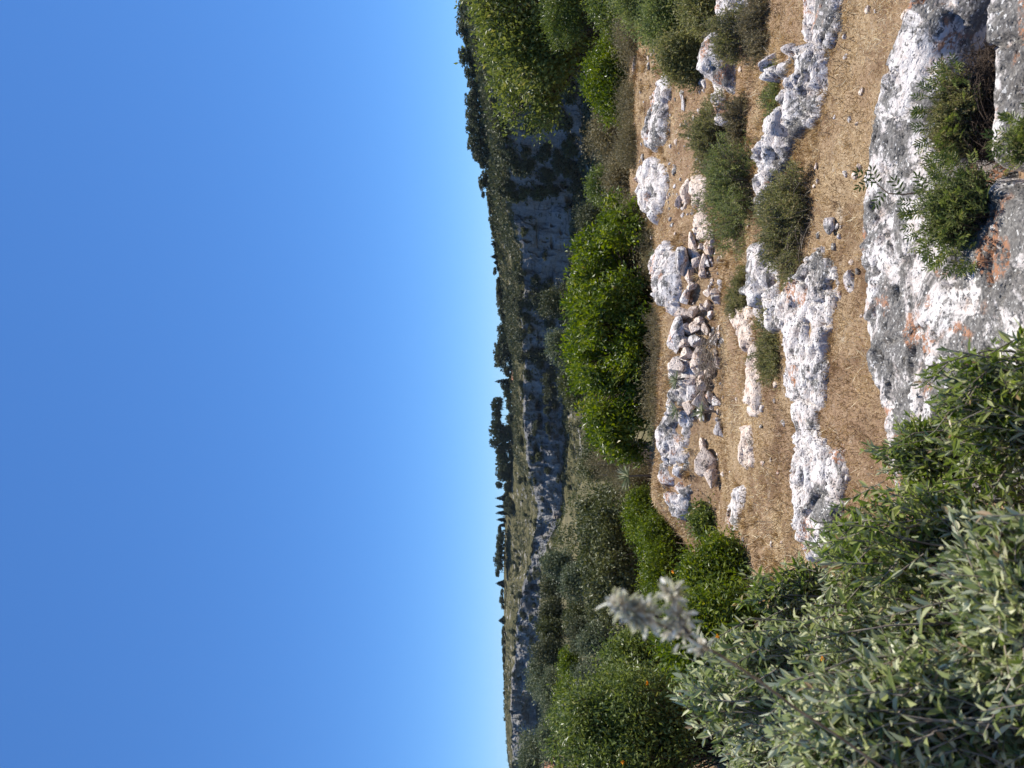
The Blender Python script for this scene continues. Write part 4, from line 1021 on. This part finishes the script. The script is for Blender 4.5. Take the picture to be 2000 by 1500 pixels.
# scrub cover of the far slopes: one mass
def far_bush_mesh(name, r, n, size, flat=.75):
    d = rdir(n, r); d[:, 2] = np.abs(d[:, 2]) * flat
    return d
def far_scrub():
    r = np.random.default_rng(17)
    nb = 15000
    iy = r.uniform(-60, 1560, nb); sg = r.choice([0, 1, 2], nb, p=[.42, .16, .42]); t = r.uniform(0, 1, nb)
    t = np.where(sg == 2, t ** 1.6 * .5, t)
    P_, b = far_point(iy, sg, t)
    dn = fbm(p3(P_[:, 0] / 30., P_[:, 1] / 30., P_[:, 2] / 30.), 3, 88)
    rightw = sstep(1000, 700, iy)
    ok = r.uniform(0, 1, nb) < np.clip(.30 + .45 * rightw + .9 * dn, .04, 1) * np.where((sg == 1) & (iy > 375) & (iy < 545), .12, 1); P_ = P_[ok]; sg = sg[ok]; iy = iy[ok]; n = len(P_)
    sz = r.uniform(.5, 1.3, n) * np.where(r.uniform(0, 1, n) < .2, 1.5, 1) * np.where(sg == 1, .9, 1) * (.8 + .35 * rightw[ok])
    per = 26
    d = rdir(n * per, r); d[:, 2] = np.abs(d[:, 2]) * 1.0
    S = np.repeat(sz, per)[:, None]
    pos = np.repeat(P_, per, 0) + d * S * r.uniform(.5, 1, (n * per, 1)) * np.array([1, 1, .9])
    V, Fc, m = leaves(pos, d + rdir(n * per, r) * .8, rdir(n * per, r) + d, S[:, 0] * .62, S[:, 0] * .5, 'diamond')
    tt = np.repeat(r.uniform(0, 1, n), per) * .55 + r.uniform(0, .45, n * per)
    o = obj('hillside_scrub', make_mesh('hillside_scrub', V, Fc, M['farbush'], np.repeat(tt, m)))
    tag(o, 'dark scrub covering the far hillside and cliff ledges', 'scrub', kind='stuff')
far_scrub()

def slope_scrub():
    r = np.random.default_rng(19); n = 5200
    y = 13 * (150 / 13.) ** r.uniform(0, 1, n); x = r.uniform(-.62, .55, n) * y
    z = ground(x, y); ok = (r.uniform(0, 1, n) < np.clip(.65 + .8 * fbm(p3(x / 7, y / 7), 3, 55), .1, 1)) & (z < -2.6)
    P_ = np.stack([x, y, z], -1)[ok]; n = len(P_); yy = y[ok]
    sz = r.uniform(.25, .75, n) * np.clip(yy / 40, .5, 1.6); per = 30
    S = np.repeat(sz, per)[:, None]; d = rdir(n * per, r); d[:, 2] = np.abs(d[:, 2])
    pos = np.repeat(P_, per, 0) + d * S * r.uniform(.4, 1, (n * per, 1)) * np.array([1, 1, .8])
    lf = np.clip(np.repeat(yy, per) * .0036, .05, .4)
    V, Fc, m = leaves(pos, d + rdir(n * per, r) * .8, rdir(n * per, r) + d, lf, lf * .5, 'diamond')
    tt = np.repeat(r.uniform(0, 1, n), per) * .6 + r.uniform(0, .4, n * per)
    o = obj('slope_scrub', make_mesh('slope_scrub', V, Fc, M['oak'], np.repeat(tt, m)))
    tag(o, 'low olive scrub covering the slope between the trees below', 'scrub', kind='stuff')
slope_scrub()

# prototypes for far trees, about one metre tall, scaled to size
def proto_tree(name, kind, seed, mat):
    r = np.random.default_rng(seed)
    root = bpy.data.objects.new(name, None); link(root)
    if kind == 'pine':       # umbrella pine
        lb = [(np.array([0, 0, .68]), np.array([.42, .42, .22]))] + [(np.array([math.cos(a) * .28, math.sin(a) * .28, r.uniform(.55, .8)]), np.array([.2, .2, .15])) for a in r.uniform(0, 6.28, 8)]
        V, Fc, t, pc = crown(lb, 230, 22, .025, .055, .034, r, up=.5, shell=.5); tr = .55; tk = .026
    elif kind == 'round':
        lb = lumpy(1.0, 1.0, 1.0, .17, r); V, Fc, t, pc = crown(lb, 260, 22, .025, .065, .042, r, shell=.5, zmin=.06, nout=1.6); tr = .4; tk = .03
    elif kind == 'tall':     # pine with bare trunk and rounded top
        lb = [(np.array([0, 0, .76]), np.array([.27, .27, .22]))] + [(np.array([math.cos(a) * .18, math.sin(a) * .18, r.uniform(.58, .86)]), np.array([.14, .14, .12])) for a in r.uniform(0, 6.28, 7)]
        V, Fc, t, pc = crown(lb, 200, 22, .02, .05, .03, r, up=.5, shell=.5); tr = .6; tk = .018
    elif kind == 'cone':
        lb = [(np.array([0, 0, .1 + .8 * q]), np.array([.30 * (1.02 - q), .30 * (1.02 - q), .14])) for q in np.linspace(0, 1, 8)]
        V, Fc, t, pc = crown(lb, 200, 22, .02, .06, .035, r, up=.6, shell=.6, zmin=.02); tr = .5; tk = .02
    else:                    # cypress spire
        lb = [(np.array([r.normal(0, .006), r.normal(0, .006), .08 + .84 * q]), np.array([.11 * (1.03 - q) ** .7 + .012, .11 * (1.03 - q) ** .7 + .012, .09])) for q in np.linspace(0, 1, 12)]
        V, Fc, t, pc = crown(lb, 240, 20, .008, .05, .02, r, up=1.2, out_w=.35, rnd=.4, shell=.6, zmin=.02); tr = .4; tk = .014
    obj('crown', make_mesh('crown', V, Fc, M[mat], t), root)
    st = np.stack([np.linspace(0, 1, 5)[:, None] * np.array([0.02, 0, tr]) + np.array([0, 0, -.06])])
    V0, F0 = tubes(st, np.linspace(tk, tk * .7, 5)[None], 6)
    sel = pc[::9]; V1, F1 = tubes(twig_paths(np.tile(st[0, -1], (len(sel), 1)), sel, r), np.linspace(tk * .5, tk * .15, 5)[None, :].repeat(len(sel), 0), 4)
    obj('trunk', make_mesh('trunk', np.concatenate([V0, V1]), [F0[0], F1[0] + len(V0)], M['bark'], smooth=True), root)
    return root
PRO = {'pine': [proto_tree('umbrella_pine', 'pine', 1, 'pine'), proto_tree('umbrella_pine', 'pine', 2, 'pine')],
       'round': [proto_tree('skyline_tree', 'round', s, 'pine') for s in (3, 4, 5)],
       'tall': [proto_tree('tall_pine', 'tall', s, 'pine') for s in (6, 7)],
       'cone': [proto_tree('conical_tree', 'cone', s, 'cypress') for s in (8, 9)],
       'cypress': [proto_tree('cypress', 'cypress', s, 'cypress') for s in (10, 11)]}
SKY = [  # iy, top ix, width px, base ix (or None: on the rim), kind
    (14, 892, 38, 922, 'round', 'a'), (46, 889, 44, 926, 'round', 'a'), (76, 901, 24, 928, 'round', 'a'), (108, 897, 38, 934, 'round', 'a'), (140, 908, 26, 936, 'round', 'a'), (165, 913, 22, 938, 'round', 'a'),
    (200, 906, 40, 944, 'round', 'a'), (228, 907, 38, 946, 'round', 'a'), (252, 911, 26, 948, 'round', 'a'), (282, 914, 42, 951, 'round', 'a'), (303, 918, 24, 952, 'round', 'a'), (319, 934, 20, 953, 'round', 'a'),
    (354, 935, 33, 954, 'round', 'a'), (381, 940, 13, 955, 'tall', 'lone'), (397, 951, 14, 958, 'round', 'b'), (412, 953, 18, 961, 'round', 'b'), (443, 957, 16, 965, 'round', 'b'),
    (477, 958, 12, 969, 'cone', 'c'), (487, 964, 10, 971, 'round', 'b'), (501, 958, 13, 972, 'cone', 'c'), (513, 964, 13, 973, 'cone', 'c'), (530, 963, 16, 976, 'tall', 'c'), (548, 969, 12, 977, 'round', 'b'),
    (565, 967, 30, 980, 'round', 'b'), (586, 968, 26, 983, 'round', 'b'), (609, 971, 14, 984, 'round', 'b'), (622, 977, 13, 986, 'round', 'b'), (643, 969, 18, 992, 'round', 'b'), (657, 970, 14, 994, 'round', 'b'),
    (692, 959, 50, 1004, 'round', 'big'), (724, 980, 18, 1002, 'round', 'b'), (745, 967, 12, 998, 'cypress', 'd'), (753, 978, 16, 1001, 'round', 'b'), (768, 980, 16, 1002, 'round', 'b'),
    (783, 961, 15, 1002, 'tall', 'g'), (796, 959, 18, 1002, 'tall', 'g'), (811, 960, 18, 1002, 'tall', 'g'), (826, 959, 22, 1002, 'tall', 'g'), (843, 957, 26, 1003, 'round', 'g'), (863, 958, 24, 1003, 'round', 'g'), (882, 963, 24, 1002, 'round', 'g'),
    (900, 966, 22, 1001, 'round', 'g'), (917, 966, 26, 1000, 'round', 'g'), (930, 972, 18, 998, 'round', 'g'), (947, 968, 14, 994, 'tall', 'lone2'),
    (973, 967, 13, 990, 'cone', 'd'), (989, 968, 9, 988, 'cypress', 'd'), (1002, 968, 10, 988, 'cypress', 'd'), (1015, 970, 9, 987, 'cypress', 'd'), (1026, 974, 9, 987, 'cypress', 'd'),
    (1036, 972, 18, 988, 'tall', 'e'), (1050, 970, 20, 988, 'round', 'e'), (1066, 966, 22, 988, 'round', 'e'), (1081, 966, 20, 987, 'round', 'e'), (1095, 962, 18, 987, 'round', 'e'), (1106, 967, 14, 986, 'round', 'e'),
    (1118, 967, 16, 986, 'tall', 'e'), (1140, 968, 16, 986, 'cone', 'e'), (1157, 976, 12, 985, 'round', 'f'), (1172, 975, 14, 985, 'round', 'f'), (1184, 978, 10, 985, 'round', 'f'), (1212, 973, 15, 986, 'cone', 'f'),
    (1235, 979, 18, 986, 'round', 'f'), (1253, 978, 14, 986, 'round', 'f'), (1270, 980, 16, 987, 'round', 'f'), (1286, 981, 12, 987, 'round', 'f'), (1301, 982, 12, 987, 'round', 'f')]
LAB = {'a': ('dark rounded tree in the dense belt on the rim, %s from the top edge', 'dense tree belt on the rim'), 'b': ('low dark bush or tree on the bare skyline, %s from the top edge', 'low skyline trees'),
       'c': ('small pointed tree on the skyline over the tall smooth cliff, %s from the top edge', 'small pointed skyline trees'), 'g': ('tall pine of the skyline grove with bare trunks, %s from the top edge', 'pine grove on the skyline'),
       'd': ('thin dark cypress spire on the skyline, %s from the top edge', 'cypresses on the skyline'), 'e': ('dark tree of the clump beyond the cypress row, %s from the top edge', 'tree clump beyond the cypresses'),
       'f': ('tiny rounded tree on the farthest skyline, %s from the top edge', 'tiny trees on the far skyline')}
ONE = {'lone': 'lone ball-crowned tree on a thin trunk on the skyline over the cliff', 'big': 'largest umbrella pine standing beside the long white farmhouse', 'lone2': 'small tree standing alone between pine grove and cypresses'}
seen = {}; rk_ = np.random.default_rng(3); used = set()
for (iy, top, w, bas, kind, grp) in SKY:
    D = float(fi(DD, iy)) * .985
    z0 = D * (1000 - bas) / F; h = (bas - top) * D / F; ww = w * D / F
    ps = PRO[kind]; i = rk_.integers(len(ps)); p = ps[i]
    o = p if (kind, i) not in used else copy_tree(p); used.add((kind, i))
    bw = {'pine': .85, 'round': .74, 'tall': .62, 'cone': .62, 'cypress': .26}[kind]
    o.location = (D * (750 - iy) / F, D, z0); o.scale = (ww / bw, ww / bw, h * (.97 if kind == 'round' else 1.02)); o.rotation_euler = (0, 0, rk_.uniform(0, 6.28))
    cat = 'tree'
    if grp in ONE: tag(o, ONE[grp], cat)
    else:
        seen[grp] = seen.get(grp, 0) + 1; tag(o, LAB[grp][0] % ordinal(seen[grp]), cat, LAB[grp][1])
for kind in PRO:
    for i, p in enumerate(PRO[kind]):
        if (kind, i) not in used:
            for ch in list(p.children): bpy.data.objects.remove(ch)
            bpy.data.objects.remove(p)

# single bushes one can pick out on the far slopes and cliff ledges
def hill_bushes():
    r = np.random.default_rng(23)
    protos = []
    for s in range(5):
        rr = np.random.default_rng(700 + s)
        lb = lumpy(1, 1, .85, .2, rr); V, Fc, t, pc = crown(lb, 130, 18, .04, .10, .07, rr, zmin=.02, nout=1.6)
        protos.append(make_mesh('hill_bush', V, Fc, M[('farbush', 'pine', 'farbush', 'oak', 'farbush')[s]], t))
    spots = []
    for (n, a, b, c0, c1, sz) in ((80, 110, 380, 990, 1150, 6.2), (30, 380, 640, 1000, 1100, 3.6), (54, 540, 780, 1010, 1130, 6.0), (26, 760, 960, 1010, 1130, 4.4), (30, 940, 1120, 995, 1120, 2.4), (36, 1080, 1330, 1000, 1060, 3.6),
                                  (44, 770, 1010, 990, 1004, 4.6)):
        for k in range(n): spots.append((r.uniform(a, b), r.uniform(c0, c1), sz * r.uniform(.6, 1.35)))
    for k in range(90):                                      # low fringe of bushes seated on the rim itself
        q = r.uniform(370, 1480); spots.append((q, float(fi(SK, q)) + r.uniform(.5, 3), r.uniform(1.6, 3.4) * (1 if q < 1000 else .8)))
    for iy, ix, s in spots:
        best = None
        for sg in (0, 1, 2):
            ts = np.linspace(0, 1, 60); x_, d_ = far_surface(np.full(60, iy), np.full(60, sg), ts)
            k = int(np.argmin(np.abs(x_ - ix)))
            if best is None or abs(x_[k] - ix) < best[0]: best = (abs(x_[k] - ix), sg, ts[k])
        p, _ = far_point(np.array([iy]), np.array([best[1]]), np.array([best[2]])); p = p[0]
        if best[1] == 1 and 385 < iy < 540 and r.uniform() < .75: continue
        o = obj('hill_bush', protos[r.integers(5)], loc=(p[0], p[1] - .3, p[2] - s * .12)); o.scale = (s, s, s * r.uniform(.7, 1.0)); o.rotation_euler = (0, 0, r.uniform(0, 6.28))
        tag(o, 'dark green bush growing on the far slopes and cliff ledges of the gorge', 'bush', 'bushes on the far side of the gorge')
hill_bushes()

# ------------------------------------------------------------------ buildings
def box_v(x0, x1, y0, y1, z0, z1):
    V = np.array([[x, y, z] for z in (z0, z1) for y in (y0, y1) for x in (x0, x1)], float)
    Fc = np.array([[0, 2, 3, 1], [4, 5, 7, 6], [0, 1, 5, 4], [2, 6, 7, 3], [0, 4, 6, 2], [1, 3, 7, 5]])
    return V, Fc
def boxes(name, bs, mat, parent):
    Vs, Fs, n = [], [], 0
    for b in bs:
        V, Fc = box_v(*b); Vs.append(V); Fs.append(Fc + n); n += 8
    return obj(name, make_mesh(name, np.concatenate(Vs), [np.concatenate(Fs)], M[mat]), parent)

def farmhouse():
    d = 428.; k = d / F; c = at(1011, 723, d)
    root = thing('farmhouse', 'long low white farmhouse with four dark windows on the far rim below the umbrella pine', 'house', c)
    L, h = 36 * k / 2, 8.5 * k
    boxes('wall', [(-L, L, 0, 5, -3, h)], 'plaster', root)
    V = np.array([[-L - .3, -.4, h], [L + .3, -.4, h], [L + .3, 5.4, h], [-L - .3, 5.4, h], [-L - .3, 2.5, h + .9], [L + .3, 2.5, h + .9]])
    obj('roof', make_mesh('roof', V, [np.array([[0, 1, 5, 4], [2, 3, 4, 5], [0, 3, 2, 1]]), np.array([[0, 4, 3], [1, 2, 5]])], M['terracotta']), root)
    for q in (-.62, -.25, .1, .45):
        boxes('window', [(q * L - .45, q * L + .45, -.06, .05, .7, 1.9)], 'opening', root)
farmhouse()
def terrace_wall():
    d = 440.; c = at(1007, 668, d)
    root = obj('terrace_wall', make_mesh('terrace_wall', box_v(-6.5, 6.5, 0, .8, -2, 1.0)[0], [box_v(0, 1, 0, 1, 0, 1)[1]], M['plaster']), loc=c)
    tag(root, 'low grey stone wall under the umbrella pine on the far rim', 'wall')
terrace_wall()
def peach_house():
    d = 88.; k = d / F; c = at(1104, 1500, d)
    root = thing('small_house', 'peach plastered house with tiled roof cut by the bottom edge of the photo', 'house', c)
    boxes('wall', [(-4.5, 1.05, 0, 4, -4, 1.3)], 'peach', root)
    V = np.array([[-4.8, -.5, 1.32], [1.35, -.5, 1.32], [1.35, 4.5, 1.32], [-4.8, 4.5, 1.32], [-4.8, 2, 2.3], [1.35, 2, 2.3]])
    V2 = V - np.array([0, 0, .14]); V = np.concatenate([V, V2])
    Fq = np.array([[0, 1, 5, 4], [2, 3, 4, 5], [7, 6, 10, 11], [9, 8, 11, 10], [0, 6, 7, 1], [2, 8, 9, 3]]); Ft = np.array([[0, 4, 10], [0, 10, 6], [4, 3, 9], [4, 9, 10], [1, 7, 11], [1, 11, 5], [5, 11, 8], [5, 8, 2]])
    obj('roof', make_mesh('roof', V, [Fq, Ft], M['terracotta']), root)
    boxes('window', [(.0, .55, -.05, .05, .1, 1.0)], 'opening', root)
peach_house()

# ------------------------------------------------------------------ thin air between here and the far side
def haze():
    V, Fc = box_v(-2600, 2600, -60, 3300, -130, 60)
    m, t, N, Lk = nt('thin_haze')
    v = N.new('ShaderNodeVolumePrincipled'); v.inputs['Color'].default_value = (.78, .88, 1, 1); v.inputs['Density'].default_value = .000035
    o = N.new('ShaderNodeOutputMaterial'); Lk.new(v.outputs[0], o.inputs['Volume'])
    h = obj('haze', make_mesh('haze', V, [Fc], m)); tag(h, 'thin bluish air over the gorge', 'haze', kind='stuff')
haze()

# ------------------------------------------------------------------ camera, light, sky
cam = bpy.data.cameras.new('camera'); co = bpy.data.objects.new('camera', cam); link(co)
from mathutils import Matrix
co.matrix_world = Matrix(((0, 1, 0, 0), (0, 0, -1, 0), (-1, 0, 0, 0), (0, 0, 0, 1)))     # phone held sideways: image right is down
cam.sensor_fit = 'HORIZONTAL'; cam.sensor_width = 36; cam.lens = F / 2000 * 36
cam.clip_start = .05; cam.clip_end = 30000
cam.dof.use_dof = True; cam.dof.focus_distance = 6.0; cam.dof.aperture_fstop = 6.0
SC.camera = co

EL, AZ = math.radians(67), math.radians(47)          # sun ahead, a little to the right of the view (the photo's top)
sv = Vector((math.sin(AZ) * math.cos(EL), math.cos(AZ) * math.cos(EL), math.sin(EL)))
sun = bpy.data.lights.new('sun', 'SUN'); so = bpy.data.objects.new('sun', sun); link(so)
sun.energy = 4.9; sun.angle = math.radians(.53); sun.color = (1, .955, .88)
so.rotation_euler = sv.to_track_quat('Z', 'Y').to_euler()
w = bpy.data.worlds.new('World'); SC.world = w; w.use_nodes = True
N, Lk = w.node_tree.nodes, w.node_tree.links
sky = N.new('ShaderNodeTexSky'); sky.sky_type = 'NISHITA'; sky.sun_disc = False
sky.sun_elevation = EL; sky.sun_rotation = AZ
sky.altitude = 1500; sky.air_density = .8; sky.dust_density = 0; sky.ozone_density = 10
bg = N['Background']; bg.inputs['Strength'].default_value = .15
gm = N.new('ShaderNodeGamma'); gm.inputs[1].default_value = .62; Lk.new(sky.outputs[0], gm.inputs[0])
hs = N.new('ShaderNodeHueSaturation'); hs.inputs['Hue'].default_value = .505; hs.inputs['Saturation'].default_value = 1.2; hs.inputs['Value'].default_value = 1.13
Lk.new(gm.outputs[0], hs.inputs['Color']); tn = N.new('ShaderNodeMix'); tn.data_type = 'RGBA'; tn.blend_type = 'MULTIPLY'; tn.inputs[0].default_value = 1
Lk.new(hs.outputs[0], tn.inputs[6]); tn.inputs[7].default_value = (.62, .915, 1.19, 1)
Lk.new(tn.outputs[2], bg.inputs['Color'])
SC.view_settings.view_transform = 'Standard'; SC.view_settings.look = 'None'
SC.view_settings.exposure = .6; SC.view_settings.gamma = 1
SC.cycles.max_bounces = 6; SC.cycles.transparent_max_bounces = 4
